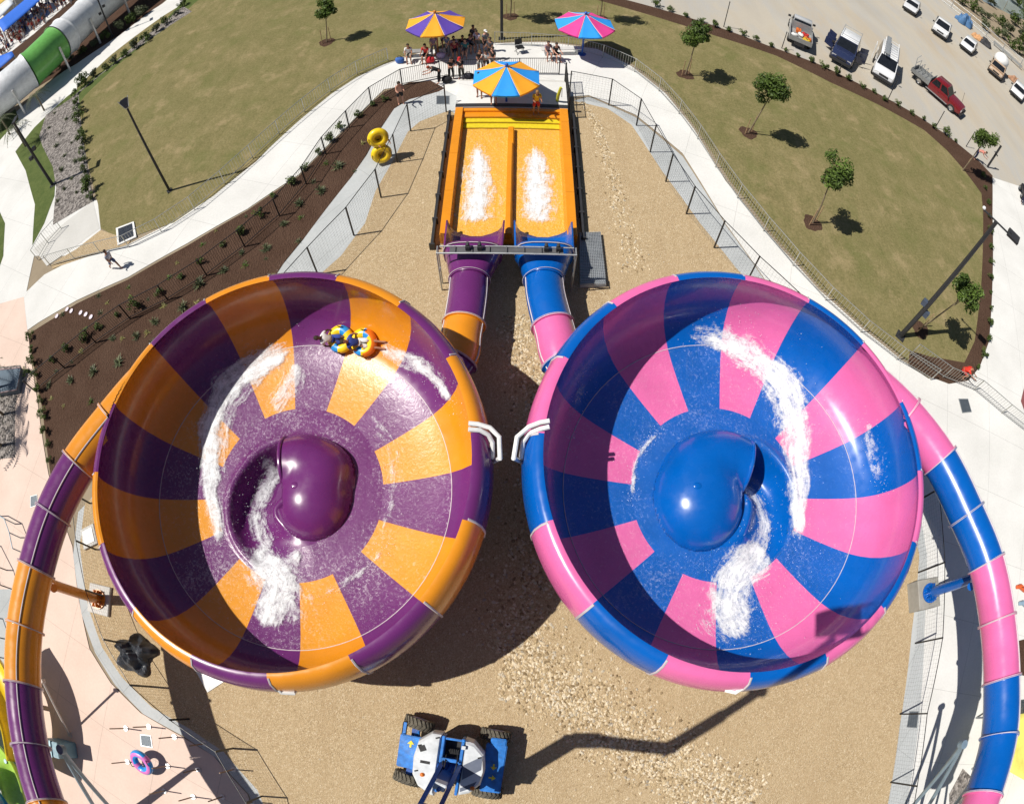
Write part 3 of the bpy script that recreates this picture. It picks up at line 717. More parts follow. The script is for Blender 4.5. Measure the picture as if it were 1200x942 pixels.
def pool_foam(runs):
    bm=BM(); lay=bm.verts.layers.float.new('edge'); la=bm.verts.layers.float.new('along'); lc=bm.verts.layers.float.new('across')
    for pts,ws,st in runs:
        P=smooth_path([G(a,b,.36) for a,b in pts],10); n=len(P); NW=15; rows=[]
        for i,p in enumerate(P):
            u=i/(n-1)*(len(ws)-1); k=min(int(u),len(ws)-2); w=(ws[k]+(ws[k+1]-ws[k])*(u-k))/26.
            row=[]
            for j in range(NW):
                s=(j/(NW-1)-.5)*2; q=p+Vector((s*w*(1+.3*noise.noise(Vector((p.y*1.5,s*3,p.x)))),0,0))
                e=(1-abs(s)**1.6)*min(1,i/(n*.15)+.05,(n-1-i)/(n*.12)+.05)
                v=bm.verts.new((q.x,q.y,.36+max(0,e)*st*(.02+.04*max(0,noise.noise(Vector((q.x*3,q.y*3,.7))))))); v[lay]=max(0,e)*st; v[la]=i*.16+pts[0][0]; v[lc]=s*w*4.5; row.append(v)
            rows.append(row)
        for i in range(n-1):
            for j in range(NW-1): bm.faces.new((rows[i][j],rows[i][j+1],rows[i+1][j+1],rows[i+1][j]))
    o=obj('white_water',bm,FOAM,norm=False); o['kind']='stuff'
pool_foam([([(559,158),(561,190),(560,215),(557,240),(553,270)],[8,22,28,27,28],.98),([(558,170),(561,205),(561,235),(558,266)],[18,40,46,38],.80),([(562,178),(563,215),(562,255)],[7,12,9],1.0),
  ([(627,160),(629,195),(630,220),(631,245),(631,268)],[9,24,28,27,28],.98),([(627,170),(629,205),(630,235),(630,264)],[18,40,46,38],.80),([(626,178),(627,215),(625,255)],[7,12,9],1.0)])
# low black boards beside pool: retaining wall left, drawn shadow and fence panel right
def board(label,pts,h,w,name='poolside_board'):
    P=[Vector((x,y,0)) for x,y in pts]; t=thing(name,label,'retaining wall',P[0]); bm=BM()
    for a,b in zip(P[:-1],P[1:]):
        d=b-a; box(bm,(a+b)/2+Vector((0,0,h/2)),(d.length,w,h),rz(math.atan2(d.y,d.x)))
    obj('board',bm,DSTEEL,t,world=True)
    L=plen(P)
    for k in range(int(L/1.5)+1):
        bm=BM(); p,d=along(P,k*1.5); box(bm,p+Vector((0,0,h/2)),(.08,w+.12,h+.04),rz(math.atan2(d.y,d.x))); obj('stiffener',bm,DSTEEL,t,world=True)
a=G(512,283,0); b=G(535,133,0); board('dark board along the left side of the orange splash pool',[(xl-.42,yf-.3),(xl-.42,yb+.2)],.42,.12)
board('dark board drawn for the wall shadow and lying fence panel right of the orange splash pool',[(xr+.40,yf+.2),(xr+.40,yb+.2)],.42,.10)
# deck at the top of the steps
dk=[G(524,107,0),G(660,107,0)]
bm=BM(); slab(bm,[(xl-.1,yb+.04),(xr+.1,yb+.04),(xr+.1,yb+2.6),(xl-.1,yb+2.6)],.03,ZR-.02); struct('pool_deck',bm,CONC,shade=False)
bm=BM(); slab(bm,[(xl-.1,yb+.06),(xr+.1,yb+.06),(xr+.1,yb+.34),(xl-.1,yb+.34)],ZR-.018,ZR+.02); struct('deck_shadow_edge',bm,DSTEEL,shade=False)  # dark kerb strip drawn for the shadow line at the deck edge
bm=BM(); 
for k in range(3): slab(bm,[(xl-.1,yb+2.6+.32*k),(xr+.1,yb+2.6+.32*k),(xr+.1,yb+2.92+.32*k),(xl-.1,yb+2.92+.32*k)],.0305,ZR-.02-.18*(k+1))
struct('deck_steps',bm,GPLAIN,shade=False)
# ---------------------------------------------------------------- tube mouths over the pool
def mouth(root,m,cx0,px_join,px_end,hw,shift):
    """flared end of the outlet: closed hood, then an open trough that drops into the pool"""
    A=G(*px_join,1.38); 
    bm=BM(); rows=[]; n=24
    yE=yf+.2
    stg=[(0,.74,.74,1.0),(.35,.86,.78,1.0),(.8,1.05,.82,1.0),(1.15,hw,.86,1.0)]
    y0=A.y; yh=y0+1.5
    for t,rx,rz_,_ in [(0,.80,.80,1),(.06,.80,.80,1),(.07,.74,.74,1),(.45,.88,.76,1),(.9,1.02,.78,1),(1.2,hw,.80,1),(1.21,hw+.06,.86,1),(1.3,hw+.06,.86,1)]:
        x=A.x+shift*t/1.3; z=1.38-.1*t; p=2+1.1*min(1,t)
        row=[]
        for k in range(n):
            a=2*PI*k/n; c,s=math.cos(a),math.sin(a)
            row.append(Vector((x+rx*math.copysign(abs(c)**(2/p),c),y0+t*1.15,z+rz_*math.copysign(abs(s)**(2/p),s))))
        rows.append(row)
    grid(bm,rows,True); tube(bm,rows[2][2:11],.022,4,True,1); tube(bm,[v+Vector((0,0,.01)) for v in rows[6][:13]],.02,4,True,1)
    o=obj('outlet_hood',bm,[m,SEAM],root,world=True,sharp=45); sm=o.modifiers.new('thick','SOLIDIFY'); sm.thickness=.04; sm.offset=-1
    bm=BM(); rows=[]; xs=A.x+shift; ys0=y0+1.5
    for j in range(9):
        u=j/8; yy=ys0+(yE-ys0)*u; z0=.60-.22*u; row=[]
        prof=[(-1.06,.98),(-1.0,.98),(-.97,.75),(-.92,.45),(-.80,.22),(-.55,.07),(-.2,.0),(.2,.0),(.55,.07),(.80,.22),(.92,.45),(.97,.75),(1.0,.98),(1.06,.98)]
        for x,z in prof:
            row.append(Vector((xs+x*hw*(1+.04*u),yy+(.28*(1-abs(x))*-1+.18 if j==8 else 0),z0+z*(.95-.12*u))))
        rows.append(row)
    grid(bm,rows); o=obj('outlet_trough',bm,m,root,world=True,sharp=50); sm=o.modifiers.new('thick','SOLIDIFY'); sm.thickness=.05; sm.offset=-1
    return xs
mouth(SL,GL['p'],0,(550,330),0,1.12,.06); mouth(SR,GL['b'],0,(637,330),0,1.12,.05)
# steel gantry that crosses both tubes
gy=G(590,297,2.5).y; gx0=G(511,297,2.5).x; gx1=G(676,297,2.5).x
GA=thing('steel_gantry','grey steel pipe gantry standing across the purple and blue tube mouths','gantry',((gx0+gx1)/2,gy,0))
bm=BM(); cyl(bm,(gx0,gy,2.5),(gx1,gy,2.5),.035,seg=8); cyl(bm,(gx0+.1,gy+.34,2.5),(gx1-.1,gy+.34,2.5),.03,seg=8); obj('top_rail',bm,STEEL,GA,world=True)
for x in(gx0+.02,gx1-.02):
    bm=BM(); cyl(bm,(x,gy,.02),(x,gy,2.5),.03,seg=8); cyl(bm,(x,gy+.34,.02),(x,gy+.34,2.5),.03,seg=8); cyl(bm,(x,gy,1.2),(x,gy+.34,1.2),.02,seg=6); cyl(bm,(x,gy,2.5),(x,gy+.34,2.5),.025,seg=6); obj('post',bm,STEEL,GA,world=True)
bm=BM(); box(bm,((gx0+gx1)/2,gy+.17,2.44),(gx1-gx0-1.0,.30,.05)); 
for k in range(7): box(bm,(gx0+.7+(gx1-gx0-1.4)*k/6,gy+.17,2.5),(.05,.34,.05))
obj('walkway_plate',bm,plain('gantry_plate',(.12,.12,.125),.55,.3),GA,world=True)
for x in(G(548,292,2.5).x,G(562,292,2.5).x,G(640,292,2.5).x,G(654,292,2.5).x):
    bm=BM(); box(bm,(x,gy+.2,2.6),(.16,.16,.2)); cyl(bm,(x,gy+.2,2.7),(x,gy+.34,2.74),.06,seg=10); obj('sensor_box',bm,DSTEEL,GA,world=True)
# grated pump pit
c0,c1,c2,c3=(G(*p,.3) for p in((679,272),(704,271),(711,332),(680,333)))
GT=thing('grated_cover','grey steel grated pit cover on the gravel beside the blue tube','grate',((c0.x+c2.x)/2,(c0.y+c2.y)/2,0))
bm=BM(); slab(bm,[(c.x,c.y) for c in(c0,c1,c2,c3)],.028,.225); obj('pit_wall',bm,plain('pit_grey',(.40,.44,.50),.7),GT,world=True)
bm=BM()
for k in range(34):
    u=(k+.5)/34; a=c0.lerp(c3,u); b=c1.lerp(c2,u); box(bm,Vector(((a.x+b.x)/2,(a.y+b.y)/2,.255)),((b-a).length,.03,.05),rz(math.atan2((b-a).y,(b-a).x)))
for k in range(13):
    u=(k+.5)/13; a=c0.lerp(c1,u); b=c3.lerp(c2,u); box(bm,Vector(((a.x+b.x)/2,(a.y+b.y)/2,.262)),((b-a).length,.02,.05),rz(math.atan2((b-a).y,(b-a).x)))
obj('grating',bm,STEEL,GT,world=True)
# ---------------------------------------------------------------- parasols
def fabric(name,col): return plain(name,col,.8,var=.05,scale=1.5)
def parasol(label,base,z,r,ca,cb,pole,rot,rise=.95):
    t=thing('parasol',label,'parasol',(base.x,base.y,0),rot,'octagonal parasols')
    ap=Vector((0,0,z+rise)); 
    for k in range(8):
        a0=2*PI*k/8; a1=2*PI*(k+1)/8; bm=BM(); n=6; rows=[]
        for i in range(n+1):
            u=i/n; row=[]
            for j in range(7):
                v=j/6; p=Vector((math.cos(a0),math.sin(a0),0)).lerp(Vector((math.cos(a1),math.sin(a1),0)),v)*r*(.05+.95*u)
                sag=-.06*math.sin(u*PI)-.05*math.sin(v*PI)*u
                row.append(Vector((p.x,p.y,z+rise*(1-u)+sag)))
            rows.append(row)
        rows.append([p+Vector((0,0,-.10)) for p in rows[-1]])
        grid(bm,rows)
        o=obj('canopy_panel',bm,ca if k%2==0 else cb,t,sharp=60); m=o.modifiers.new('thick','SOLIDIFY'); m.thickness=.012
    bm=BM(); cyl(bm,(0,0,.02),(0,0,z+rise+.12),.06,seg=12); cyl(bm,(0,0,.0),(0,0,.05),.25,seg=16); ball(bm,(0,0,z+rise+.14),.10,10,6); obj('pole',bm,pole,t)
    bm=BM()
    for k in range(8):
        a=2*PI*k/8; tube(bm,[(0,0,z+rise-.05),(r*.97*math.cos(a),r*.97*math.sin(a),z-.03)],.018,5)
        tube(bm,[(0,0,z-.1),(r*.5*math.cos(a),r*.5*math.sin(a),z+rise*.5-.06)],.014,5)
    obj('rib',bm,pole,t)
    bm=BM()
    for k in range(8):
        a=2*PI*k/8; tube(bm,[(r*.05*math.cos(a),r*.05*math.sin(a),z+rise+.012)]+[(r*(.05+.95*u)*math.cos(a),r*(.05+.95*u)*math.sin(a),z+rise*(1-u)-.06*math.sin(u*PI)+.012) for u in(.25,.5,.75,1)],.016,4)
    obj('welt',bm,plain('cream_welt',(.7,.6,.5),.7),t)
    return t
SKYB=fabric('sky_blue_cloth',(.02,.30,.82)); YO=fabric('amber_cloth',(.85,.36,.015)); VIO=fabric('violet_cloth',(.10,.05,.36)); MAG=fabric('magenta_cloth',(.72,.05,.28))
PB=plain('blue_pole',(.02,.10,.42),.4); PO_=plain('orange_pole',(.55,.2,.02),.4)
e=G(593.5,91,2.4); parasol('blue and amber parasol nearest the splash pool steps',e,2.4,1.80,SKYB,YO,PB,R(-112.5),.72)
e=G(513.5,64); parasol('violet and amber parasol shading the crowd on the path',e,2.5,1.83,YO,VIO,PO_,R(-112.5),.72)
e=G(682,64); parasol('pink and blue parasol beside the bench and crowd barrier',e,2.4,1.83,SKYB,MAG,PB,R(-106),.72)
# ---------------------------------------------------------------- fences
def fence(name,label,px,h,gap,m,rails=(1.0,.08),picket=None,pr=.03,smooth=6,endclosed=True,rr=.02,pts=None,cap=False,mesh=None,lean=0):
    P=pts or smooth_path([G(*p) for p in px],smooth)
    t=thing(name,label,'fence',P[0]); L=plen(P); n=max(1,round(L/gap)); 
    posts=[along(P,L*k/n) for k in range(n+1)]
    for p,d in posts:
        bm=BM(); box(bm,(p.x,p.y,h/2+.02),(pr*2,pr*2,h-.02),rz(math.atan2(d.y,d.x)))
        if cap: box(bm,(p.x,p.y,h+.02),(pr*2.6,pr*2.6,.03),rz(math.atan2(d.y,d.x)))
        obj('post',bm,m,t,world=True)
    for f in rails:
        bm=BM()
        for (a,_),(b,_) in zip(posts[:-1],posts[1:]): tube(bm,[(a.x,a.y,h*f),(b.x,b.y,h*f)],rr,6)
        obj('rail',bm,m,t,world=True)
    if picket:
        for i,((a,_),(b,_)) in enumerate(zip(posts[:-1],posts[1:])):
            bm=BM(); k=int((b-a).length/picket)
            for j in range(1,k): p=a.lerp(b,j/k); cyl(bm,(p.x,p.y,h*rails[-1]),(p.x,p.y,h*rails[0]),.009,seg=4)
            obj('picket_panel',bm,m,t,world=True)
    if mesh:
        bm=BM(); 
        for (a,_),(b,_) in zip(posts[:-1],posts[1:]):
            nz=int(h/.16)
            for q in range(1,nz): tube(bm,[(a.x,a.y,h*q/nz),(b.x,b.y,h*q/nz)],.0028,3,False)
            k=int((b-a).length/.16)
            for j in range(1,k): p=a.lerp(b,j/k); tube(bm,[(p.x,p.y,.05),(p.x,p.y,h)],.0028,3,False)
        obj('wire_mesh',bm,mesh,t,world=True)
    return t
fence('picket_fence','black picket fence running through the planted mulch bed and past the umbrellas',[(42,459),(80,428),(144,379),(200,350),(254,315),(305,274),(348,232),(378,186),(405,155),(433,124),(477,98),(520,91),(560,89),(600,88),(655,88)],1.25,2.35,BLACK,(1.0,.1),.115,.03,6,rr=.022)
WIRE=plain('grey_wire',(.10,.10,.10),.5,.5)
fence('mesh_fence','black post and wire fence between the gravel and the mulch bed, left of the pool',[(330,372),(350,345),(372,323),(400,292),(427,263),(445,235),(461,208),(469,180),(480,157),(492,142),(523,132)],1.95,2.4,BLACK,(1.0,),None,.03,6,rr=.02,mesh=WIRE)
fence('mesh_fence','black post and wire fence curving along the right of the gravel',[(667,115),(716,125),(743,144),(767,189),(798,243),(850,306),(905,360),(960,410)],1.95,2.3,BLACK,(1.0,),None,.03,6,rr=.02,mesh=WIRE)
fence('mesh_fence','black post and wire fence on the kerb strip below the blue and pink tube',[(1070,590),(1075,654),(1073,747),(1053,841),(1045,904),(1030,990)],2.0,2.75,BLACK,(1.0,),None,.03,6,rr=.02,mesh=WIRE)
fence('mesh_fence','black post and wire fence on the gravel edge by the pink paving',[(106,590),(112,640),(125,700),(140,742),(166,790),(205,833),(246,853),(288,893),(310,940),(322,990)],1.55,2.2,BLACK,(1.0,),None,.03,6,rr=.02,mesh=WIRE)
fence('deck_fence','tall dark slatted fence panel at the right end of the pool deck',None,1.5,1.1,BLACK,(1.0,.55,.1),.06,.04,1,pts=[Vector((xr+.15,yb+.1,0)),Vector((xr+.15,yb+1.9,0)),Vector((xr+.15,yb+3.6,0))])
GALV=plain('galvanised_pipe',(.50,.50,.46),.4,.7)
fence('crowd_barrier','galvanised crowd barriers along the lawn edge left of the umbrellas',[(60,312),(105,300),(160,287),(215,255),(250,228),(300,183),(345,142),(385,110),(420,87),(455,72)],1.05,2.2,GALV,(1.0,.15),.17,.022,6,rr=.02)
fence('crowd_barrier','galvanised crowd barriers behind the bench and along the right hand lawn',[(580,53),(610,54),(650,56),(690,63),(720,74),(752,90),(782,118),(812,156),(850,214),(900,278),(955,340),(1005,387),(1055,425),(1090,445)],1.05,2.2,GALV,(1.0,.15),.17,.022,6,rr=.02)
fence('crowd_barrier','galvanised crowd barriers crossing the white plaza above the pink tube',[(1066,416),(1090,438),(1130,450),(1165,478),(1200,505),(1230,530)],1.05,2.2,GALV,(1.0,.15),.17,.022,6,rr=.02)
fence('crowd_barrier','short run of galvanised barrier on the pale apron near the rock garden',[(45,305),(60,280),(72,268)],1.05,1.6,GALV,(1.0,.15),.17,.022,3,rr=.02)
# ---------------------------------------------------------------- lamps and posts
def lamp_post(label,base,top,rad,kind,ang=0,h=None):
    B=G(*base); z=h or topz(base,top); t=thing('lamp_post',label,'lamp post',(B.x,B.y,0),ang)
    bm=BM(); cyl(bm,(0,0,.03),(0,0,z*.45),rad,rad*.9,14); cyl(bm,(0,0,z*.45),(0,0,z),rad*.9,rad*.7,14); obj('pole',bm,DSTEEL,t)
    bm=BM(); box(bm,(0,0,.025),(rad*4,rad*4,.03)); 
    for sx in(-1,1):
        for sy in(-1,1): cyl(bm,(sx*rad*1.5,sy*rad*1.5,.04),(sx*rad*1.5,sy*rad*1.5,.1),.025,seg=6)
    obj('base_plate',bm,DSTEEL,t)
    if kind=='fan':
        bm=BM(); slab(bm,[(-.09,-.05),(.09,-.05),(.26,.45),(.14,.52),(-.14,.52),(-.26,.45)],0,.05); bm.transform(Matrix.Translation((0,0,z+.12))@Matrix.Rotation(R(78),4,'X')); hd=obj('lamp_head',bm,plain('lamp_slate',(.07,.08,.10),.45,.2),t)
        bm=BM(); tube(bm,[(0,0,z-.1),(0,.02,z+.2)],.06,8); tube(bm,[(-.1,0,z),(-.3,.45,z+.5)],.02,6); tube(bm,[(.1,0,z),(.3,.45,z+.5)],.02,6); obj('bracket',bm,plain('bracket_grey',(.3,.3,.3),.4,.5),t)
    elif kind=='flood':
        bm=BM(); tube(bm,[(-.75,0,z),(.75,0,z)],.045,8); obj('cross_arm',bm,DSTEEL,t)
        bm=BM(); box(bm,(.95,.05,z+.05),(.62,.42,.14),Matrix.Rotation(.25,3,'X')); box(bm,(.75,0,z+.05),(.12,.12,.2)); obj('flood_light',bm,DSTEEL,t)
        bm=BM(); ball(bm,(-.75,0,z+.08),.09,8,6); obj('camera_dome',bm,plain('white_plastic',(.7,.7,.7),.4),t)
        for s in(-1,1):
            bm=BM(); box(bm,(s*.22,0,2.55-.25*s),(.24,.22,.34)); obj('speaker_box',bm,plain('blue_grey_box',(.06,.08,.12),.5),t)
    else:
        bm=BM(); box(bm,(0,.3,z),(.3,.8,.1)); obj('lamp_head',bm,DSTEEL,t)
        for s in(-1,1):
            bm=BM(); box(bm,(s*.3,0,z*.52+.3*s),(.28,.22,.3)); obj('speaker_box',bm,DSTEEL,t)
    return t
lamp_post('tall black lamp post with a fan shaped head on the left lawn',(199,224),(148,128),.085,'fan',R(41))
lamp_post('tall dark lamp post with twin floodlight arm on the right lawn corner',(1055,394),(1166,258),.13,'flood',R(-42))
lamp_post('thick black lamp post at the tip of the rock garden near the small palms',(62,217),(20,140),.12,'box',R(20))
lamp_post('black lamp post behind the umbrellas, running out of the top of the picture',(588,46),(0,0),.10,'box',0,7.5)
lamp_post('black lamp post on the path edge in front of the big white and green tube',(132,43),(0,0),.09,'box',R(30),7.0)
def bollard(label,base,top,r=.035):
    B=G(*base); z=topz(base,top); t=thing('thin_post',label,'post',(B.x,B.y,0),0,'posts along the car park edge'); bm=BM(); cyl(bm,(0,0,.02),(0,0,z),r,r*.9,8); obj('shaft',bm,DSTEEL,t); bm=BM(); cyl(bm,(0,0,z),(0,0,z+.05),r*1.3,seg=8); obj('post_cap',bm,DSTEEL,t)
for l,b,tp in(('thin dark post at the car park edge left of the silver ute',(848,32),(855,3)),('thin dark post just in front of the silver ute tailgate',(916,57),(921,38)),('thin dark post in front of the dark blue four wheel drive',(981,90),(986,76)),('dark post with a blue cap box beside the white van bumper',(1040,118),(1052,95)),('dark post in front of the red ute bonnet',(1096,150),(1105,130)),('dark post beside the leaning tree at the mulch corner',(1132,172),(1142,155))): bollard(l,b,tp)
B=G(1157,196); t=thing('crossed_timbers','dark crossed timber frame at the corner of the car park','post frame',(B.x,B.y,0),R(20)); z=topz((1157,196),(1173,171))
bm=BM(); box(bm,(0,0,z/2+.01),(.14,.14,z)); obj('upright',bm,DSTEEL,t); bm=BM(); box(bm,(.1,.02,z*.62),(1.1,.1,.1),Matrix.Rotation(.5,3,'Y')); obj('cross_beam',bm,DSTEEL,t)
# framed panel lying by the left lawn
P=[G(*p,.06) for p in((136,268),(157,260),(160,278),(138,288))]
c=sum(P,Vector())/4; t=thing('framed_panel','white framed dark panel lying at the corner of the left lawn','panel',(c.x,c.y,0))
bm=BM(); slab(bm,[(p.x,p.y) for p in P],.02,.10); obj('frame',bm,WHITE,t,world=True)
bm=BM(); slab(bm,[(c.x+(p.x-c.x)*.78,c.y+(p.y-c.y)*.82) for p in P],.10,.112); obj('panel_glass',bm,plain('dark_panel',(.03,.035,.045),.3),t,world=True)
# drain covers
for l,q in(('grey drain cover on the white plaza under the pink tube',[(986,508),(1001,507)] and [(1124,468),(1134,468),(1138,482),(1128,483)]),('dark drain cover on the kerb strip below the blue tube',[(1066,834),(1076,834),(1074,852),(1063,851)]),('dark drain cover at the top of the kerb strip near the crowd',[(512,113),(526,113),(526,122),(512,122)]),('grey drain cover by the tube storage poles on the pink paving',[(165,861),(176,862),(178,875),(166,873)]),('small grey drain cover on the pink paving beside the upper purple section',[(36,582),(43,580),(44,591),(36,594)])):
    P=[G(*p,.03) for p in q]; c=sum(P,Vector())/4; t=thing('drain_cover',l,'drain cover',(c.x,c.y,0)); bm=BM(); slab(bm,[(p.x,p.y) for p in P],.022,.045); obj('lid',bm,plain('drain_grey',(.10,.12,.14),.5,.4,bump=.4,scale=8),t,world=True)
    bm=BM(); slab(bm,[(c.x+(p.x-c.x)*1.12,c.y+(p.y-c.y)*1.12) for p in P],.021,.036); obj('rim',bm,STEEL,t,world=True)
# ================================================================== boom lift under the camera
LB=plain('lift_blue',(.012,.16,.52),.4,var=.35,scale=5,coat=.2); LBD=plain('lift_dark_blue',(.01,.07,.30),.4,coat=.2); LW=plain('lift_white',(.58,.61,.63),.4,var=.16,scale=4,coat=.2)
LGY=plain('lift_grey_stripe',(.10,.12,.17),.45); RUB=plain('rubber',(.11,.098,.075),.95,var=.45,bump=.4,scale=6); RUBD=plain('black_rubber',(.02,.02,.02),.85)
AMB=plain('amber_lens',(.6,.16,.01),.3); YARR=plain('yellow_decal',(.75,.6,.02),.5); BLK=plain('black_gap',(.006,.006,.007),.6); CHR=plain('chrome',(.6,.6,.6),.15,1.0)
ll=G(490,846,.5); lb=G(475,911,.5); lr=G(581,859,.5); rb=G(576,929,.5)
cen=(ll+lb+lr+rb)/4; hd=math.atan2(((lr+rb)-(ll+lb)).y,((lr+rb)-(ll+lb)).x)
BL=thing('boom_lift','blue and white boom lift on big tractor tyred wheels, parked on the gravel','boom lift',(cen.x,cen.y,0),hd)
def add(name,bm,m,par=BL,bev=0,**k):
    if bev: bmesh.ops.bevel(bm,geom=bm.edges[:],offset=bev,segments=2,affect='EDGES')
    return obj(name,bm,m,par,**k)
bm=BM(); box(bm,(0,0,.72),(2.1,.95,.42)); box(bm,(-1.28,0,.55),(.26,1.75,.24)); box(bm,(1.28,0,.55),(.26,1.75,.24)); add('chassis',bm,LBD,bev=.02)
bm=BM(); box(bm,(-1.33,.02,.98),(.74,1.18,.16)); box(bm,(-1.62,.3,.86),(.16,1.5,.06)); add('end_deck',bm,LB,bev=.03)
bm=BM(); box(bm,(1.36,-.08,.98),(.66,1.75,.18)); box(bm,(1.4,.75,.86),(.5,.5,.4)); add('end_deck',bm,LB,bev=.03)
def arrow(x,y,a,s=1.0):
    bm=BM(); z=1.074; M=Matrix.Rotation(a,3,'Z')
    P=[M@Vector(p)*s for p in((-.03,-.12,0),(.03,-.12,0),(.03,0,0),(.11,0,0),(0,.13,0),(-.11,0,0),(-.03,0,0))]
    slab(bm,[(x+p.x,y+p.y) for p in P],z-.01,z+.004); add('arrow_decal',bm,YARR)
arrow(-1.33,.32,0); arrow(1.36,-.02,PI,.9); arrow(1.36,-.42,-PI/2,.9)
def big_wheel(x,y,st):
    t=BM(); r=.49; w=.37; prof=[(-w/2+.02,.30),(-w/2,.36),(-w/2,.44),(-w/2+.05,r-.03),(0,r-.02),(w/2-.05,r-.03),(w/2,.44),(w/2,.36),(w/2-.02,.30)]
    rows=[[Vector((rr*math.cos(2*PI*k/36),yy,rr*math.sin(2*PI*k/36))) for k in range(36)] for yy,rr in prof]; grid(t,rows,True)
    for k in range(22):
        a=2*PI*k/22
        for s in(-1,1):
            M=Matrix.Rotation(-a,3,'Y'); box(t,M@Vector((r-.015,s*.092,.012*s)),(.055,.20,.055),M@Matrix.Rotation(s*.55,3,'X'))
    M=Matrix.Translation((x,y,.49))@Matrix.Rotation(st,4,'Z'); 
    ty=add('wheel',t,RUB); ty.data.transform(M)
    b=BM(); rows=[[Vector((rr*math.cos(2*PI*k/24),yy,rr*math.sin(2*PI*k/24))) for k in range(24)] for yy,rr in((-.16,.01),(-.14,.1),(-.05,.14),(-.07,.26),(-.165,.31),(.165,.31),(.07,.26),(.05,.14),(.14,.1),(.16,.01))]
    grid(b,rows,True); rm=obj('rim',b,LW,ty); rm.data.transform(M)
big_wheel(-1.22,1.03,R(-9)); big_wheel(-1.32,-1.03,R(-9)); big_wheel(1.28,1.05,R(-3)); big_wheel(1.28,-1.05,R(-1))
for s in(-1,1):
    for e in(-1,1):
        bm=BM(); cyl(bm,(e*1.25,s*.55,.62),(e*1.25,s*.86,.5),.09,.13,10); cyl(bm,(e*1.05,s*.4,.8),(e*1.22,s*.8,.62),.035,seg=8); add('steering_knuckle',bm,LB)
# turntable hoods
def hood_part(pts,z0,z1,inset,name,m):
    bm=BM(); P=[Vector((x,y,0)) for x,y in pts]; c=sum(P,Vector())/len(P)
    rows=[[Vector((p.x,p.y,z0)) for p in P],[Vector((p.x,p.y,z1-.22)) for p in P],[Vector((c.x+(p.x-c.x)*(1-inset*.35),c.y+(p.y-c.y)*(1-inset*.35),z1-.06)) for p in P],[Vector((c.x+(p.x-c.x)*(1-inset),c.y+(p.y-c.y)*(1-inset),z1)) for p in P]]
    V=grid(bm,rows,True); bm.faces.new(V[-1]); return add(name,bm,m,sharp=28)
hood_part([(-.32,.98),(-.62,.98),(-1.02,.62),(-1.12,.0),(-1.08,-.62),(-.85,-1.02),(-.40,-1.28),(-.32,-1.28)],1.02,1.78,.16,'engine_hood',LW)
hood_part([(.40,.92),(.66,.86),(1.02,.5),(1.12,-.1),(1.04,-.62),(.74,-.98),(.44,-1.10),(.40,-1.1)],1.02,1.78,.16,'engine_hood',LW)
bm=BM(); slab(bm,[(.45,.02),(.98,.42),(1.0,-.06),(.47,-.50)],1.70,1.788); slab(bm,[(.45,-.80),(.92,-.48),(.84,-.70),(.46,-.94)],1.70,1.788); add('hood_stripe',bm,LGY)
bm=BM(); box(bm,(-.86,.36,1.78),(.2,.2,.03),rz(.5)); add('hood_vent',bm,BLK)
for x,y in((-.75,-.55),(.82,-.74)):
    bm=BM(); cyl(bm,(x,y,1.76),(x,y,1.80),.075,seg=12); ball(bm,(x,y,1.80),(.06,.06,.05),10,6); add('beacon',bm,AMB)
bm=BM()
for x in(-.27,.34): box(bm,(x,-.1,1.35),(.09,2.0,.75))
box(bm,(.035,.82,1.62),(.62,.07,.12)); box(bm,(.035,.10,1.70),(.62,.12,.14)); add('turret_frame',bm,LB,bev=.015)
bm=BM(); box(bm,(.035,.46,1.1),(.5,.68,.1)); add('engine_bay',bm,BLK)
bm=BM()
for k in range(6): tube(bm,[(-.1+.07*k,.25,1.2),(-.08+.06*k,.45,1.45),(.0+.04*k,.3,1.5)],.02,6)
add('hose_bundle',bm,RUBD)
bm=BM(); cyl(bm,(.36,.86,1.4),(.36,.86,1.86),.05,seg=10); ball(bm,(.36,.86,1.9),.07,10,6); add('hose_post',bm,LB)
bm=BM(); box(bm,(.38,.62,1.82),(.12,.12,.14)); add('control_box',bm,LW)
# hoses, decals and bolts on the machine
for k,(x0,y0) in enumerate(((-.20,-.4),(-.13,-.35),(.22,-.3))):
    bm=BM(); tube(bm,smooth_path([(x0,y0+.6,1.55),(x0+.03,y0+.3,1.95),(x0-.02,y0-.1,1.98),(x0+.02,y0-.45,1.8)],6),.022,6); add('hydraulic_hose',bm,RUBD)
bm=BM(); box(bm,(-.72,-.1,1.783),(.30,.10,.012)); add('hood_decal',bm,BLK)
for x,y in((-.95,.45),(-.95,-.45),(-.45,.8),(.9,.35)):
    bm=BM(); box(bm,(x,y,1.765),(.12,.05,.05),rz(.4)); add('hood_latch',bm,RUBD)
# riser arms
def w2l(p): return BL.matrix_basis.inverted()@Vector(p)
def beam(bm,a,b,w,h):
    a,b=Vector(a),Vector(b); d=b-a; q=d.to_track_quat('Y','Z').to_matrix(); box(bm,(a+b)/2,(w,d.length,h),q)
a0=Vector((.035,-.15,1.75)); q1,q2,q3,q4,q5,q6,q7=(w2l(p) for p in((-2.1,-4.4,4.2),(-3.4,-4.15,6.5),(-5.0,-3.75,11),(-5.2,-3.95,12.5),(-3.7,-4.6,14),(-2.3,-3.2,17),(0,-1.45,19.05))); p1=q1  # unseen boom bends, routed so their shadow kinks across the gravel
for s in(-1,1):
    bm=BM(); o_=Vector((s*.27,0,0)); beam(bm,a0+o_,p1+o_,.13,.34); cyl(bm,a0+o_+Vector((-.1*1,0,0)),a0+o_+Vector((.1,0,0)),.12,seg=12); add('riser_arm',bm,LBD,bev=0)
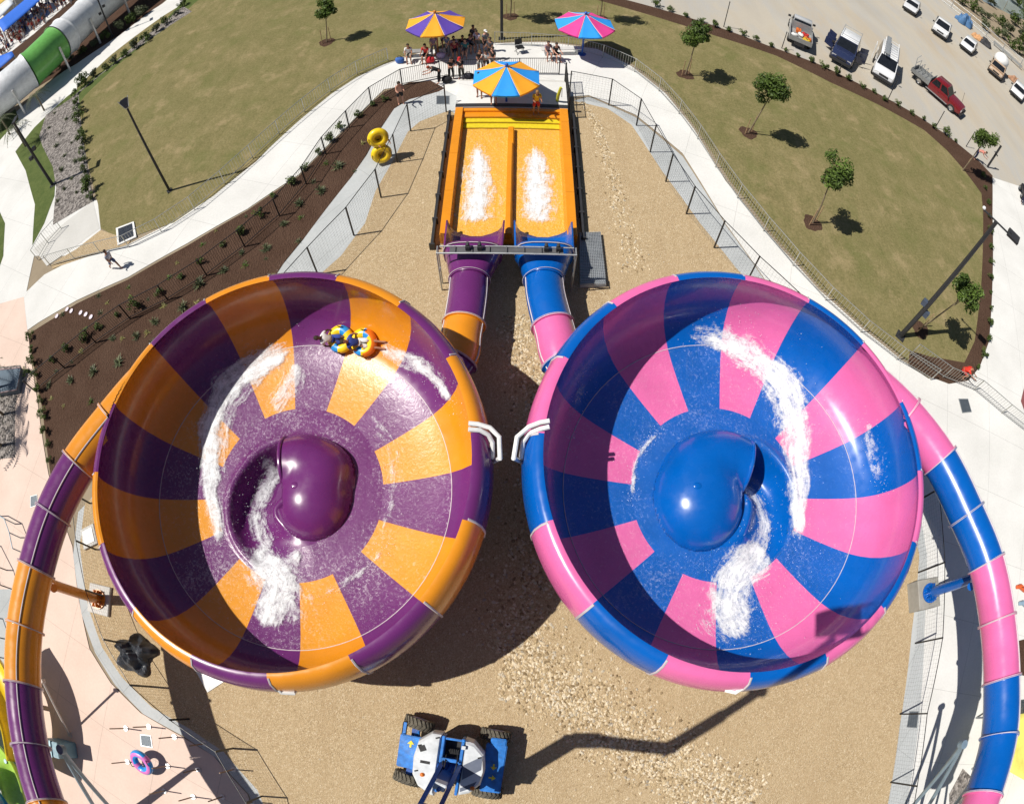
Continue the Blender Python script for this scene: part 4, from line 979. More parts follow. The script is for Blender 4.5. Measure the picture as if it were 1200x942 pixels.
bm=BM(); beam(bm,a0+Vector((0,-.15,.18)),a0.lerp(p1,.35)+Vector((0,0,.1)),.42,.12); cyl(bm,a0+Vector((0,.05,-.3)),a0.lerp(p1,.55)-Vector((0,0,.12)),.06,seg=10); add('riser_link',bm,LBD)
bm=BM(); box(bm,a0.lerp(p1,.42),(.36,.25,.3),(p1-a0).to_track_quat('Y','Z').to_matrix()); add('counter_plate',bm,LW,bev=.02)
bm=BM(); beam(bm,q1+(q1-q2).normalized()*.15,q2,.44,.44); beam(bm,q2-(q2-q1).normalized()*.1,q3,.42,.42); beam(bm,q3,q4+(q4-q3).normalized()*.2,.40,.42); add('riser',bm,LBD)
bm=BM(); beam(bm,q4,q5,.38,.40); beam(bm,q5+(q5-q6).normalized()*.2,q5.lerp(q6,.6),.36,.40); beam(bm,q5.lerp(q6,.55),q6,.28,.32); add('main_boom',bm,LB)
bm=BM(); beam(bm,q6+(q6-q7).normalized()*.1,q7,.2,.22); add('jib',bm,LB)
for q in(q2,q3,q4,q5,q6):
    bm=BM(); cyl(bm,q-Vector((.28,0,0)),q+Vector((.28,0,0)),.2,seg=12); add('elbow_pin',bm,LB)
# work platform at the top of the boom, just behind and below the camera
bm=BM(); bc=Vector((.05,-1.02,19.1)); bwl=Matrix.Translation((0,0,0))
box(bm,bc,(1.83,.78,.06)); box(bm,bc+Vector((0,0,.1)),(1.85,.8,.1))
o=obj('platform_floor',bm,STEEL,BL,world=True)
bm=BM()
for z in(.5,1.08):
    tube(bm,[bc+Vector((x,y,z)) for x,y in((-.9,-.38),(.9,-.38),(.9,.38),(-.9,.38))],.022,6,False,0,True)
for x in(-.9,-.45,0,.45,.9):
    for y in(-.38,.38): cyl(bm,bc+Vector((x,y,.03)),bc+Vector((x,y,1.08)),.02,seg=6)
obj('platform_rail',bm,STEEL,BL,world=True)
# ================================================================== vehicles
GLASS=plain('tinted_glass',(.012,.014,.018),.08,var=.3); LAMPG=plain('lamp_glass',(.65,.66,.66),.15,.2); REDL=plain('red_lens',(.35,.01,.01),.25); BUMP=plain('dark_trim',(.03,.03,.032),.6)
def quad(bm,a,b,c,d,inset=.06,out=.012,mi=0):
    P=[Vector(p) for p in(a,b,c,d)]; ce=sum(P,Vector())/4; n=(P[1]-P[0]).cross(P[3]-P[0]).normalized()
    Q=[]
    for i,p in enumerate(P):
        e1=(P[(i+1)%4]-p).normalized(); e2=(P[i-1]-p).normalized(); Q.append(p+(e1+e2)*inset)
    if n.dot(ce-quad.c)<0: n=-n
    A=[bm.verts.new(p+n*out) for p in Q]; B=[bm.verts.new(p-n*.02) for p in Q]
    bm.faces.new(A); bm.faces.new(B[::-1])
    for i in range(4): bm.faces.new((A[i],A[(i+1)%4],B[(i+1)%4],B[i]))
quad.c=Vector()
def loft(bm,st):
    """stations (x,halfwidth,z0,z1)"""
    rows=[]
    for x,hw,z0,z1 in st:
        h=z1-z0
        ring=[(-hw*.86,z0),(-hw*.97,z0+h*.12),(-hw,z0+h*.35),(-hw*.985,z0+h*.75),(-hw*.93,z1-h*.03),(-hw*.80,z1),(-hw*.4,z1+.015),(hw*.4,z1+.015),(hw*.80,z1),(hw*.93,z1-h*.03),(hw*.985,z0+h*.75),(hw,z0+h*.35),(hw*.97,z0+h*.12),(hw*.86,z0)]
        rows.append([Vector((x,y,z)) for y,z in ring])
    V=grid(bm,rows,True); bm.faces.new(V[0][::-1]); bm.faces.new(V[-1])
def vwheel(root,x,y,r=.37,w=.24,m=None,out=1):
    t=BM(); prof=[(-w/2,.62*r),(-w/2,.9*r),(-w/2+.04,r),(w/2-.04,r),(w/2,.9*r),(w/2,.62*r)]
    grid(t,[[Vector((x+rr*math.cos(2*PI*k/24),y+yy,r+rr*math.sin(2*PI*k/24)+.01)) for k in range(24)] for yy,rr in prof],True)
    ty=obj('wheel',t,RUBD,root); b=BM(); s=1 if y>0 else -1
    grid(b,[[Vector((x+rr*math.cos(2*PI*k/16),y+s*yy,r+rr*math.sin(2*PI*k/16)+.01)) for k in range(16)] for yy,rr in((-.1,.001),(w/2-.07,.001),(w/2-.04,.2*r),(w/2-.05,.45*r),(w/2-.01,.60*r),(w/2-.02,.66*r))],True)
    obj('rim',b,m or CHR,ty)
def vehicle(name,label,cat,loc,ang,col,L=4.9,Wd=1.85,belt=1.05,roof=1.75,cab=(-.3,1.15,-.05,.65),nose=.95,tray=None,rack=False,white_roof=False,open_doors=False,ladder=False,rear=None,dark_bonnet=None,group=None,wr=.37,roofcol=None):
    """x forward. cab = (rear base x, front base x, rear top x, front top x)"""
    t=thing(name,label,cat,loc,ang,group); paint=plain('paint_'+'_'.join(str(round(c*100)) for c in col),col,.28,var=.06,coat=.6); hw=Wd/2; f=L/2; b=-L/2
    xb0,xb1,xt0,xt1=cab; z0=.32
    rearx=rear if rear is not None else b
    bm=BM(); st=[(rearx,hw*.93,z0+.15,belt-.12),(rearx+.12,hw*.98,z0,belt-.02),(xb0,hw,z0-.02,belt),(xb1-.1,hw,z0-.02,belt),(xb1+.25,hw*.985,z0-.02,nose+.06),(f-.45,hw*.96,z0,nose-.04),(f-.12,hw*.90,z0+.05,nose-.12),(f,hw*.80,z0+.12,nose-.3)]
    loft(bm,st); obj('body',bm,paint,t)
    ht=hw*.80
    B=[Vector((xb0,-hw*.93,belt-.04)),Vector((xb1,-hw*.93,belt-.04)),Vector((xb1,hw*.93,belt-.04)),Vector((xb0,hw*.93,belt-.04))]; T=[Vector((xt0,-ht,roof-.05)),Vector((xt1,-ht,roof-.05)),Vector((xt1,ht,roof-.05)),Vector((xt0,ht,roof-.05))]
    bm=BM(); T2=[Vector((xt0+.05,-ht*.93,roof)),Vector((xt1-.08,-ht*.93,roof)),Vector((xt1-.08,ht*.93,roof)),Vector((xt0+.05,ht*.93,roof))]
    V=grid(bm,[B,T],True); 
    obj('cabin',bm,paint,t,sharp=20)
    bm=BM(); V=grid(bm,[[p+Vector((0,0,.002)) for p in T],T2],True); bm.faces.new(V[-1]); obj('roof',bm,(plain('roof_white',(.72,.73,.74),.35,coat=.4) if white_roof else paint),t,sharp=60)
    quad.c=Vector((.5*(xb0+xb1),0,belt))
    bm=BM(); quad(bm,B[1],B[2],T[2],T[1],.07); obj('windscreen',bm,GLASS,t)
    bm=BM(); quad(bm,B[0],B[3],T[3],T[0],.08); obj('rear_window',bm,GLASS,t)
    nd=2 if xb1-xb0>1.9 else 1
    for s,(i,j) in((-1,(0,1)),(1,(3,2))):
        for k in range(nd):
            u0,u1=k/nd,(k+1)/nd
            bm=BM(); quad(bm,B[i].lerp(B[j],u0),B[i].lerp(B[j],u1),T[i].lerp(T[j],u1),T[i].lerp(T[j],u0),.07); obj('side_window',bm,GLASS,t)
    for s in(-1,1):
        bm=BM(); box(bm,(f-.1,s*hw*.66,nose-.28),(.14,.34,.17)); obj('headlight',bm,LAMPG,t)
        bm=BM(); box(bm,(b+.03 if rear is None else rear,s*hw*.84,belt-.35),(.08,.16,.28)); obj('tail_light',bm,REDL,t)
        bm=BM(); box(bm,(xb1-.05,s*(hw+.13),belt+.12),(.1,.22,.18)); obj('mirror',bm,BUMP,t)
        bm=BM(); box(bm,((xb0+xb1)/2,s*(hw+.012),belt-.28),(.14,.03,.03)); obj('door_handle',bm,BUMP,t)
    bm=BM(); box(bm,(f-.0,0,.5),(.18,Wd*.9,.24)); box(bm,(f-.02,0,nose-.30),(.1,Wd*.42,.16)); obj('bumper',bm,BUMP,t)
    wx=f-.95; rx=b+1.05
    for x in(wx,rx):
        for s in(-1,1): vwheel(t,x,s*(hw-.10),wr)
    if tray:
        bm=BM(); x0,x1=b,xb0-.06; zt=.72
        box(bm,((x0+x1)/2,0,zt),(x1-x0,Wd,.06))
        for s in(-1,1): box(bm,((x0+x1)/2,s*(hw-.02),zt+.2),(x1-x0,.05,.36))
        box(bm,(x0+.02,0,zt+.2),(.05,Wd,.36)); box(bm,(x1-.03,0,zt+.4),(.05,Wd*.95,.75)); obj('tray',bm,tray,t)
        bm=BM(); box(bm,((x0+x1)/2,0,.5),(x1-x0,.8,.3)); obj('tray_frame',bm,BUMP,t)
    if rack:
        bm=BM()
        for x in(xt0-.1,xt1-.1): tube(bm,[(x,-ht,roof+.02),(x,-ht,roof+.22),(x,ht,roof+.22),(x,ht,roof+.02)],.025,6)
        for s in(-1,1): tube(bm,[(xt0-.3,s*ht,roof+.22),(xt1,s*ht,roof+.22)],.02,6)
        obj('roof_rack',bm,STEEL,t)
    if open_doors:
        for s in(-1,1):
            for x,aa in((xb1-.1,55),(xb1-1.25,55)):
                bm=BM(); box(bm,(-.48,s*.03,-.16),(.95,.06,.62)); box(bm,(-.5,s*.03,.34),(.8,.03,.42)); o=obj('door',bm,[paint],t); o.location=(x,s*(hw+.02),.92); o.rotation_euler=(0,0,-s*R(aa))
    return t
n_=(G(1000,108)-G(920,68)); edge_a=math.atan2(n_.y,n_.x)-PI/2      # facing the lawn
# silver ute, tailgate to the lawn
A=edge_a+PI
p=G(931,57,0)
u=vehicle('ute','silver ute with a cluttered open tray, tail towards the lawn','ute',(p.x+math.cos(A)*2.5,p.y+math.sin(A)*2.5,0),A+R(6),(.42,.43,.44),L=5.0,cab=(-.05,1.35,.15,.85),tray=plain('tray_silver',(.38,.39,.39),.5,.4),rear=-.1)
lm=[plain('load_orange',(.62,.14,.02),.7),plain('load_white',(.7,.7,.68),.6),plain('load_yellow',(.6,.42,.03),.6),plain('load_red',(.5,.03,.03),.6)]
LOADN=[('load_crate','orange crate heaped in the silver ute tray behind the cab'),('load_bag','white sack lying in the middle of the silver ute tray'),('load_case','yellow case at the tail end of the silver ute tray'),('load_toolbox','red toolbox across the silver ute tray'),('load_crate','small orange crate at the right side of the silver ute tray'),('load_bag','second pale sack, at the left side of the silver ute tray')]
A2=A+R(6)
for k,(nm,lb_) in enumerate(LOADN):
    lx,ly=[(-.6,.2),(-1.2,.0),(-2.0,-.45),(-.95,-.35),(-1.6,-.55),(-1.7,.5)][k]; c=u.location+Vector((lx*math.cos(A2)-ly*math.sin(A2),lx*math.sin(A2)+ly*math.cos(A2),.755))
    t=thing(nm,lb_,nm.split('_')[1],c,A2+.4*k); bm=BM()
    if 'bag' in nm: ball(bm,(0,0,.14),(.32,.22,.15),12,8)
    else: box(bm,(0,0,.15),(.55,.4,.28)); bmesh.ops.bevel(bm,geom=bm.edges[:],offset=.03,segments=2,affect='EDGES')
    obj('shell',bm,lm[[0,1,2,3,0,1][k]],t)
    bm=BM(); box(bm,(0,0,.315 if 'bag' not in nm else .28),(.2,.04,.05)); obj('handle',bm,BUMP,t)
# dark blue 4WD nose to the lawn, doors open
p=G(986,80,0); A=edge_a
vehicle('four_wheel_drive','dark blue four wheel drive with white roof, roof rack and open doors','car',(p.x-math.cos(A)*2.45,p.y-math.sin(A)*2.45,0),A-R(6),(.02,.028,.075),L=4.9,Wd=1.95,roof=1.9,cab=(-2.25,.75,-2.05,.25),nose=1.08,rack=True,white_roof=True,open_doors=True)
p=G(1034,99,0)
v=vehicle('work_van','white work van with a ladder rack on its long roof and a side door open','van',(p.x-math.cos(A)*2.6,p.y-math.sin(A)*2.6,0),A-R(4),(.72,.73,.75),L=5.3,Wd=1.95,belt=1.15,roof=2.15,cab=(-2.55,1.55,-2.5,.95),nose=1.1)
bm=BM(); box(bm,(-.9,-1.25,1.2),(1.0,.05,1.5)); obj('sliding_door',bm,plain('paint_72_73_75',(.72,.73,.75)),v)
bm=BM()
for s in(-1,1): box(bm,(-.75,s*.62,2.32),(3.9,.06,.10))
for k in range(7): box(bm,(-2.4+.55*k,0,2.34),(.06,1.2,.05))
obj('roof_rack',bm,plain('rack_white',(.7,.7,.7),.4),v)
bm=BM(); box(bm,(-.8,-.35,2.42),(4.3,.4,.08)); 
for k in range(12): box(bm,(-2.7+.36*k,-.35,2.47),(.04,.4,.03))
obj('ladder',bm,STEEL,v)
# red flat-tray ute seen from its side
w1=G(1076,99,0); w2=G(1111,129,0); d=(w2-w1); A=math.atan2(d.y,d.x); mid=(w1+w2)/2+Vector((-math.sin(A),math.cos(A),0))*.8
RED=(.17,.008,.012)
v=vehicle('ute','dark red ute with a bare steel flat tray, side on to the lawn','ute',(mid.x,mid.y,0),A,RED,L=5.5,Wd=1.9,belt=1.12,roof=1.85,cab=(-.75,1.25,-.5,.75),nose=1.05,rear=-.85,tray=plain('tray_steel',(.30,.31,.31),.55,.5))
bm=BM()
for k in range(5): tube(bm,[(-2.6+.42*k,-.8,1.1),(-2.6+.42*k,-.75,1.75-.1*k),(-2.6+.42*k,.75,1.75-.1*k),(-2.6+.42*k,.8,1.1)],.025,6)
tube(bm,[(-2.7,0,.8),(-2.9,.1,1.9),(-2.75,.4,2.3)],.03,6); tube(bm,[(-2.0,.3,.8),(-2.3,.3,1.6)],.03,6); obj('tray_hoops',bm,STEEL,v)
bm=BM(); tube(bm,[(2.2,.7,1.0),(2.0,.7,2.1)],.015,5); obj('aerial',bm,BUMP,v)
bm=BM(); 
for s in(-1,1): box(bm,(.2,s*1.0,.42),(2.3,.12,.05))
obj('side_step',bm,STEEL,v)
# far row
A0=edge_a-R(12)
def at(px,z=0): return G(px[0],px[1],z)
def put(px,L_,**k):
    p=at(px); a=k.pop('ang',A0); return (p.x-math.cos(a)*L_/2,p.y-math.sin(a)*L_/2,0),a
l,a=put((1099,44),5.5); v=vehicle('light_truck','white light truck with a bare tray facing the car park aisle','truck',l,a,(.70,.71,.72),L=5.6,Wd=2.0,belt=1.3,roof=2.15,cab=(.6,2.1,.75,1.6),nose=1.15,tray=plain('tray_steel',(.30,.31,.31)),rear=.5)
l,a=put((1132,63),4.3); vehicle('parked_car','white hatchback in the far row beside the blue tarpaulin','car',l,a-R(8),(.74,.75,.76),L=4.2,Wd=1.75,belt=.95,roof=1.48,cab=(-1.95,.95,-1.5,.25),nose=.85,wr=.32)
l,a=put((1191,118),4.3); vehicle('parked_car','white car cut by the right edge of the picture','car',l,a-R(8),(.74,.75,.76),L=4.4,Wd=1.8,belt=.95,roof=1.48,cab=(-1.95,.95,-1.5,.25),nose=.85,wr=.32)
l,a=put((1064,16),4.3); vehicle('parked_car','white car furthest back, at the top edge of the car park','car',l,a,(.66,.67,.69),L=4.4,Wd=1.8,belt=.95,roof=1.48,cab=(-1.7,.95,-1.3,.25),nose=.85,wr=.32)
l,a=put((1166,92),5.0); v=vehicle('tank_truck','small truck carrying a round white tank in the far row','truck',l,a-R(5),(.50,.36,.25),L=5.2,Wd=2.0,belt=1.2,roof=1.95,cab=(1.0,2.0,1.1,1.6),nose=1.1,tray=plain('tray_tan',(.42,.33,.24),.7),rear=.9)
bm=BM(); ball(bm,(-.9,0,1.75),(1.45,1.0,1.0),20,12); obj('tank',bm,plain('tank_white',(.78,.78,.77),.45),v)
# ================================================================== people
def skinned(verts,edges,radii,sub=1,root=0):
    me=bpy.data.meshes.new('tmp'); me.from_pydata([tuple(v) for v in verts],edges,[]); o=bpy.data.objects.new('tmp',me); COL.objects.link(o)
    m=o.modifiers.new('s','SKIN'); m.use_smooth_shade=True
    for i,r in enumerate(radii):
        sv=me.skin_vertices[0].data[i]; r=(r,r) if not isinstance(r,tuple) else r; sv.radius=r; sv.use_root=(i==root)
    if sub: u=o.modifiers.new('u','SUBSURF'); u.levels=sub; u.render_levels=sub
    dg=bpy.context.evaluated_depsgraph_get(); dg.update()
    ev=o.evaluated_get(dg); bm=BM(); bm.from_mesh(ev.to_mesh()); ev.to_mesh_clear()
    bpy.data.objects.remove(o); bpy.data.meshes.remove(me); return bm
POSE={'stand':dict(lean=3,th=(2,-2),kn=(3,3),arm=(8,-4),el=(12,15)),
 'phone':dict(lean=8,th=(2,0),kn=(4,4),arm=(30,40),el=(80,70),nod=20),
 'bend':dict(lean=58,th=(15,5),kn=(18,14),arm=(55,40),el=(25,40),nod=10),
 'sit':dict(lean=10,th=(84,80),kn=(82,86),arm=(35,40),el=(45,40),hz=.55),
 'walk':dict(lean=5,th=(26,-22),kn=(8,26),arm=(-24,24),el=(20,25)),
 'crouch':dict(lean=38,th=(105,95),kn=(125,120),arm=(60,70),el=(20,15),hz=.40),
 'carry':dict(lean=6,th=(14,-14),kn=(6,18),arm=(55,55),el=(45,45),abd=.5),
 'recline':dict(lean=-42,th=(88,84),kn=(14,10),arm=(14,18),el=(40,40),abd=.6,hz=.30),
 'lead':dict(lean=4,th=(4,-4),kn=(5,5),arm=(20,14),el=(20,75))}
SKIN={'fair':(.52,.27,.19),'tan':(.36,.17,.10),'dark':(.09,.04,.025)}
def cloth(c): return plain('cloth_'+'_'.join(str(round(x*100)) for x in c),c,.85,var=.15,scale=9)
def person(label,loc,ang,pose,shirt,bottom,skin='fair',hair=(.03,.02,.012),long=False,cap=None,sc=1.0,group=None,z=0,tilt=None,bare=False,hairlong=False):
    q=dict(nod=0,abd=.14,hz=.92); q.update(POSE[pose]); u=Vector((0,math.sin(R(q['lean'])),math.cos(R(q['lean']))))
    P=Vector((0,0,q['hz'])); J={}
    V=[P,P+u*.16,P+u*.36,P+u*.48,P+u*.56]; E=[(0,1),(1,2),(2,3),(3,4)]; Rr=[(.135,.11),(.13,.10),(.155,.11),(.10,.08),(.058,.06)]
    hd=Vector((0,math.sin(R(q['lean']+q['nod'])),math.cos(R(q['lean']+q['nod']))));  
    if pose=='recline': hd=Vector((0,-.35,.94))
    hc=V[4]+hd*.12
    V+= [V[4]+hd*.05,hc,hc+hd*.085]; E+=[(4,5),(5,6),(6,7)]; Rr+=[(.075,.085),(.088,.105),(.06,.07)]
    legs=[];arms=[]
    for s,i in((-1,0),(1,1)):
        h=P+Vector((s*.09,0,-.02)); a=R(q['th'][i]); k=h+Vector((s*.03,math.sin(a)*.43,-math.cos(a)*.43)); b=a-R(q['kn'][i]); f=k+Vector((0,math.sin(b)*.42,-math.cos(b)*.42)); t=f+Vector((s*.02,.16,-.03))
        n=len(V); V+=[h,h.lerp(k,.5),k,k.lerp(f,.35),f,t]; E+=[(0,n),(n,n+1),(n+1,n+2),(n+2,n+3),(n+3,n+4),(n+4,n+5)]; Rr+=[.085,.078,.055,.056,.038,(.04,.03)]; legs.append((h,k,f,t))
        sh=V[2]+u*.08+Vector((s*.17,0,0)); a=R(q['arm'][i]); d=Vector((s*q['abd'],math.sin(a),-math.cos(a))).normalized(); el=sh+d*.28; b=a+R(q['el'][i]); d2=Vector((-s*.10,math.sin(b),-math.cos(b))).normalized(); w=el+d2*.25; hn=w+d2*.07
        n=len(V); V+=[sh,el,w,hn]; E+=[(2,n),(n,n+1),(n+1,n+2),(n+2,n+3)]; Rr+=[.058,.042,.028,(.038,.018)]; arms.append((sh,el,w))
        side=d2.cross(Vector((s,0,0))).normalized() if abs(d2.x)<.9 else Vector((0,1,0))
        for kf,(off,ln) in enumerate(((-.030,.060),(-.011,.075),(.010,.070),(.029,.055))):
            m=len(V); c=d2.lerp(-Vector((s,0,0)),.18).normalized(); V+=[hn+side*off+d2*.02,hn+side*off+d2*(.02+ln*.55),hn+side*off+d2*(.02+ln*.5)+c*ln*.5]; E+=[(n+3,m),(m,m+1),(m+1,m+2)]; Rr+=[.011,.010,.008]
        m=len(V); V+=[w+side*-.045+d2*.03,w+side*-.062+d2*.075]; E+=[(n+2,m),(m,m+1)]; Rr+=[.013,.009]
    bm=skinned(V,E,Rr,1)
    # face and ears
    fw=Vector((0,hd.z,-hd.y)).normalized(); rt=Vector((1,0,0))
    M=Matrix((rt,fw,hd)).transposed()
    ball(bm,hc+hd*.015,(.078,.098,.115),14,10,M)
    ball(bm,hc+fw*.105-hd*.012,(.014,.02,.022),8,6,M)
    ball(bm,hc+fw*.092-hd*.062,(.026,.010,.007),8,5,M,2)
    for s in(-1,1):
        ball(bm,hc+fw*.088+rt*s*.031+hd*.018,(.013,.010,.009),8,6,M,1); ball(bm,hc+rt*s*.080-hd*.005,(.012,.022,.032),8,6,M)
    zmin=min(l[3].z for l in legs)-.035 if pose not in('recline',) else 0
    if pose in('stand','phone','bend','walk','carry','lead','crouch','sit'):
        dz=-min(min(v.z for v in(l[2],l[3])) for l in legs)+.045
    else: dz=0
    T=Matrix.Translation((0,0,dz))
    t=thing('person',label,'person',Vector(loc)+Vector((0,0,z)),ang,group); 
    if tilt: t.matrix_basis=t.matrix_basis@tilt; t.rotation_euler=t.matrix_basis.to_euler(); 
    t.scale=(sc,)*3
    bm.transform(T); sk=plain('skin_'+skin,SKIN[skin],.55,var=.08,scale=6)
    obj('body',bm,[sk,plain('eye_dark',(.02,.015,.012),.3),plain('lip',(.35,.10,.09),.5)],t,sharp=180)
    if not bare:
        v=[P+u*.02,P+u*.18,V[2],V[3]-u*.02]; e=[(0,1),(1,2),(2,3)]; r=[(.155,.13),(.15,.12),(.175,.13),(.085,.075)]
        for sh,el,w in arms: n=len(v); v+=[sh,sh.lerp(el,.62)]; e+=[(2,n),(n,n+1)]; r+=[.078,.062]
        b=skinned(v,e,r,1); b.transform(T); obj('shirt',b,cloth(shirt),t,sharp=180)
    v=[P+u*.06,P]; e=[(0,1)]; r=[(.15,.125),(.155,.13)]
    for h,k,f,tt in legs:
        n=len(v)
        if long: v+=[h,k,f+(k-f)*.08]; e+=[(1,n),(n,n+1),(n+1,n+2)]; r+=[.105,.075,.062]
        else: v+=[h,h.lerp(k,.85)]; e+=[(1,n),(n,n+1)]; r+=[.108,.095]
    b=skinned(v,e,r,1); b.transform(T); obj('trousers' if long else 'shorts',b,cloth(bottom),t,sharp=180)
    b=BM(); ball(b,hc+hd*.045-fw*.018,(.090,.105,.100),14,8,M)
    kill=[f for f in b.faces if (f.calc_center_median()-hc).dot(fw)>.045 and (f.calc_center_median()-hc).dot(hd)<.075]; bmesh.ops.delete(b,geom=kill,context='FACES')
    if hairlong: ball(b,hc-hd*.07-fw*.06,(.085,.06,.14),12,8,M)
    b.transform(T); obj('hair',b,cloth(hair),t,sharp=180)
    if cap:
        b=BM(); ball(b,hc+hd*.075-fw*.01,(.098,.112,.085),14,8,M); ball(b,hc+hd*.07+fw*.12,(.075,.085,.012),12,6,M); b.transform(T); obj('cap',b,cloth(cap),t,sharp=180)
    return t
BK=(.012,.012,.014); WH=(.72,.72,.70); NV=(.015,.02,.06); GRY=(.16,.16,.17); RD=(.45,.02,.02); PUR=(.20,.13,.32); TAN=(.33,.24,.15); YW=(.66,.42,.02); LIL=(.55,.50,.62)
g0=G
def pp(px,**k): return g0(*px)
CR='people waiting around the umbrellas'
cam_dir=-PI   # facing the camera is -y
def face(a): return PI+a      # local +y forward; PI turns it to the camera
person('man in a loose white shirt sitting at the left end of the crowd',pp((480,71)),face(.1),'sit',WH,(.25,.24,.20),'tan',group=CR)
person('black haired woman in a red top sitting beside the man in white',pp((500,71)),face(-.2),'sit',RD,BK,'tan',hairlong=True,group=CR)
person('person in a grey purple top standing next to the orange pole of the parasol',pp((509,66)),face(.4),'stand',(.22,.15,.22),GRY,'fair',long=True,group=CR)
person('person in a dark blue shirt standing in the parasol shade',pp((525,65)),face(-.5),'lead',(.10,.13,.22),GRY,'fair',long=True,group=CR)
person('person in lilac sitting low in the parasol shade',pp((532,62)),face(.3),'sit',LIL,NV,'fair',group=CR)
person('bare armed person in black sitting with crossed arms under the violet parasol',pp((543,61)),face(0),'sit',BK,NV,'tan',group=CR)
person('person in navy seated at the right end of the parasol shade',pp((550,60)),face(.6),'sit',NV,BK,'fair',group=CR)
person('person in a pale lilac shirt standing at the right of the seated crowd',pp((560,60)),face(-.4),'phone',LIL,GRY,'fair',group=CR)
person('person in grey with a white cap standing behind the bent over visitors',pp((569,61)),face(.5),'stand',GRY,BK,'fair',cap=WH,group=CR)
person('person in black with white shorts standing by the fence behind the blue and amber parasol',pp((563,84)),face(.2),'lead',BK,WH,'tan',group=CR)
person('person in a black and white top leaning forward behind the blue and amber parasol',pp((570,84)),face(-.3),'phone',WH,BK,'fair',group=CR)
person('person in black at the right of the group behind the blue and amber parasol',pp((578,82)),face(-.7),'stand',BK,GRY,'fair',long=True,group=CR)
person('red haired person in black bending over at the fence',pp((516,97)),face(-1.3),'bend',BK,BK,'fair',hair=(.28,.05,.02),long=True,group=CR)
person('person in black looking down between the bending figure and the red cap',pp((529,93)),face(.5),'phone',BK,BK,'fair',hair=(.02,.015,.01),long=True,group=CR)
person('person in black with a bright red cap looking at their hands',pp((541,93)),face(-.4),'phone',BK,(.05,.05,.04),'fair',cap=RD,long=True,group=CR)
person('bare chested man in black shorts standing on the grey kerb strip',pp((470,122)),face(.4),'phone',WH,BK,'fair',bare=True)
person('person in purple grey sitting at the left of the bench by the pink parasol',pp((641,68)),face(.3),'sit',(.30,.20,.24),GRY,'fair',group=CR)
person('person in black with bare legs sitting on the bench by the pink parasol',pp((650,70)),face(.5),'sit',BK,BK,'fair',group=CR)
for px_,lab,sh,bt,po in(((533,66),'person in dark red at the front of the shaded group under the violet parasol',(.25,.03,.04),NV,'sit'),((546,65),'person in teal at the front right of the shaded group',(.03,.18,.20),GRY,'sit'),((555,55),'person in charcoal standing at the back of the crowd',(.05,.05,.055),GRY,'stand'),((521,58),'person in white standing at the back under the violet parasol',WH,NV,'stand'),((575,70),'person in charcoal with folded arms between the two crowd groups',(.06,.06,.07),BK,'lead')): person(lab,pp(px_),face(rnd.uniform(-.8,.8)),po,sh,bt,rnd.choice(('fair','tan')),group=CR)
dz=ZR-.02
person('lifeguard in a yellow shirt and red shorts at the top of the pool steps',g0(628,134,.61),face(.15),'phone',YW,RD,'tan',hair=(.25,.14,.05),z=0)
person('person in dark red shorts under the blue and amber parasol',g0(562,114,dz),face(-.3),'stand',(.12,.06,.08),(.20,.03,.03),'tan')
person('person in dark clothes sitting by the steps under the blue and amber parasol',g0(577,117,dz),face(.2),'sit',NV,(.12,.03,.06),'tan')
person('walker with a white shirt and dark shorts on the curved path',pp((137,315)),face(1.2),'walk',(.60,.62,.68),(.10,.13,.24),'tan')
person('person carrying a yellow double ring along the grey kerb strip',pp((451,184)),face(.5),'carry',BK,NV,'tan')
person('gardener in a red and white top bending beside the leaning tree',pp((1141,186)),face(.9),'bend',(.55,.20,.16),NV,'fair',long=True)
person('person in bright red crouching in the mulch corner by the barriers',pp((1124,437)),face(.8),'crouch',(.62,.03,.015),(.5,.03,.02),'tan',hair=(.04,.02,.01))
person('worker in a fluorescent yellow shirt on the side path at the right edge',pp((1196,238)),face(1.6),'bend',(.62,.75,.05),NV,'tan',long=True)
# ---------------------------------------------------------------- tubes and riders
RY=plain('ring_yellow',(.88,.60,.01),.35,coat=.3); RO=plain('ring_orange',(.72,.16,.01),.35,coat=.3); RB=plain('ring_blue',(.02,.28,.70),.35,coat=.3); RP=plain('ring_pink',(.65,.18,.50),.35); 
def double_ring(name,label,mats,loc,rot,micol,sc=1.0,handles=True):
    t=thing(name,label,'swim ring',loc); t.rotation_euler=rot.to_euler(); t.scale=(sc,)*3; t.matrix_basis=Matrix.Translation(loc)@rot.to_4x4()@Matrix.Scale(sc,4)
    for s in(-1,1):
        bm=BM(); torus(bm,(s*.50,0,0),.36,.20,36,14,micol=lambda i,k,s=s:micol(i,k,s)); obj('ring',bm,mats,t,sharp=180)
    if handles:
        for x,y in((-.5,.5),(-.5,-.5),(.5,.5),(.5,-.5)):
            bm=BM(); tube(bm,[(x-.12,y,.16),(x-.08,y,.23),(x+.08,y,.23),(x+.12,y,.16)],.018,6); obj('handle',bm,RUBD,t)
    bm=BM(); cyl(bm,(-.5,0,-.15),(-.5,0,-.13),.34,seg=24); cyl(bm,(.5,0,-.15),(.5,0,-.13),.34,seg=24); obj('ring_floor',bm,mats[0],t)
    return t
B_=G(449,183,0)
double_ring('double_swim_ring','yellow double ring held upright by a person on the kerb strip',[RY,RB],Vector((B_.x+.05,B_.y-.42,1.10)),Matrix.Rotation(R(20),3,'Z')@Matrix.Rotation(R(76),3,'X')@Matrix.Rotation(R(90),3,'Z'),lambda i,k,s:0,.95)
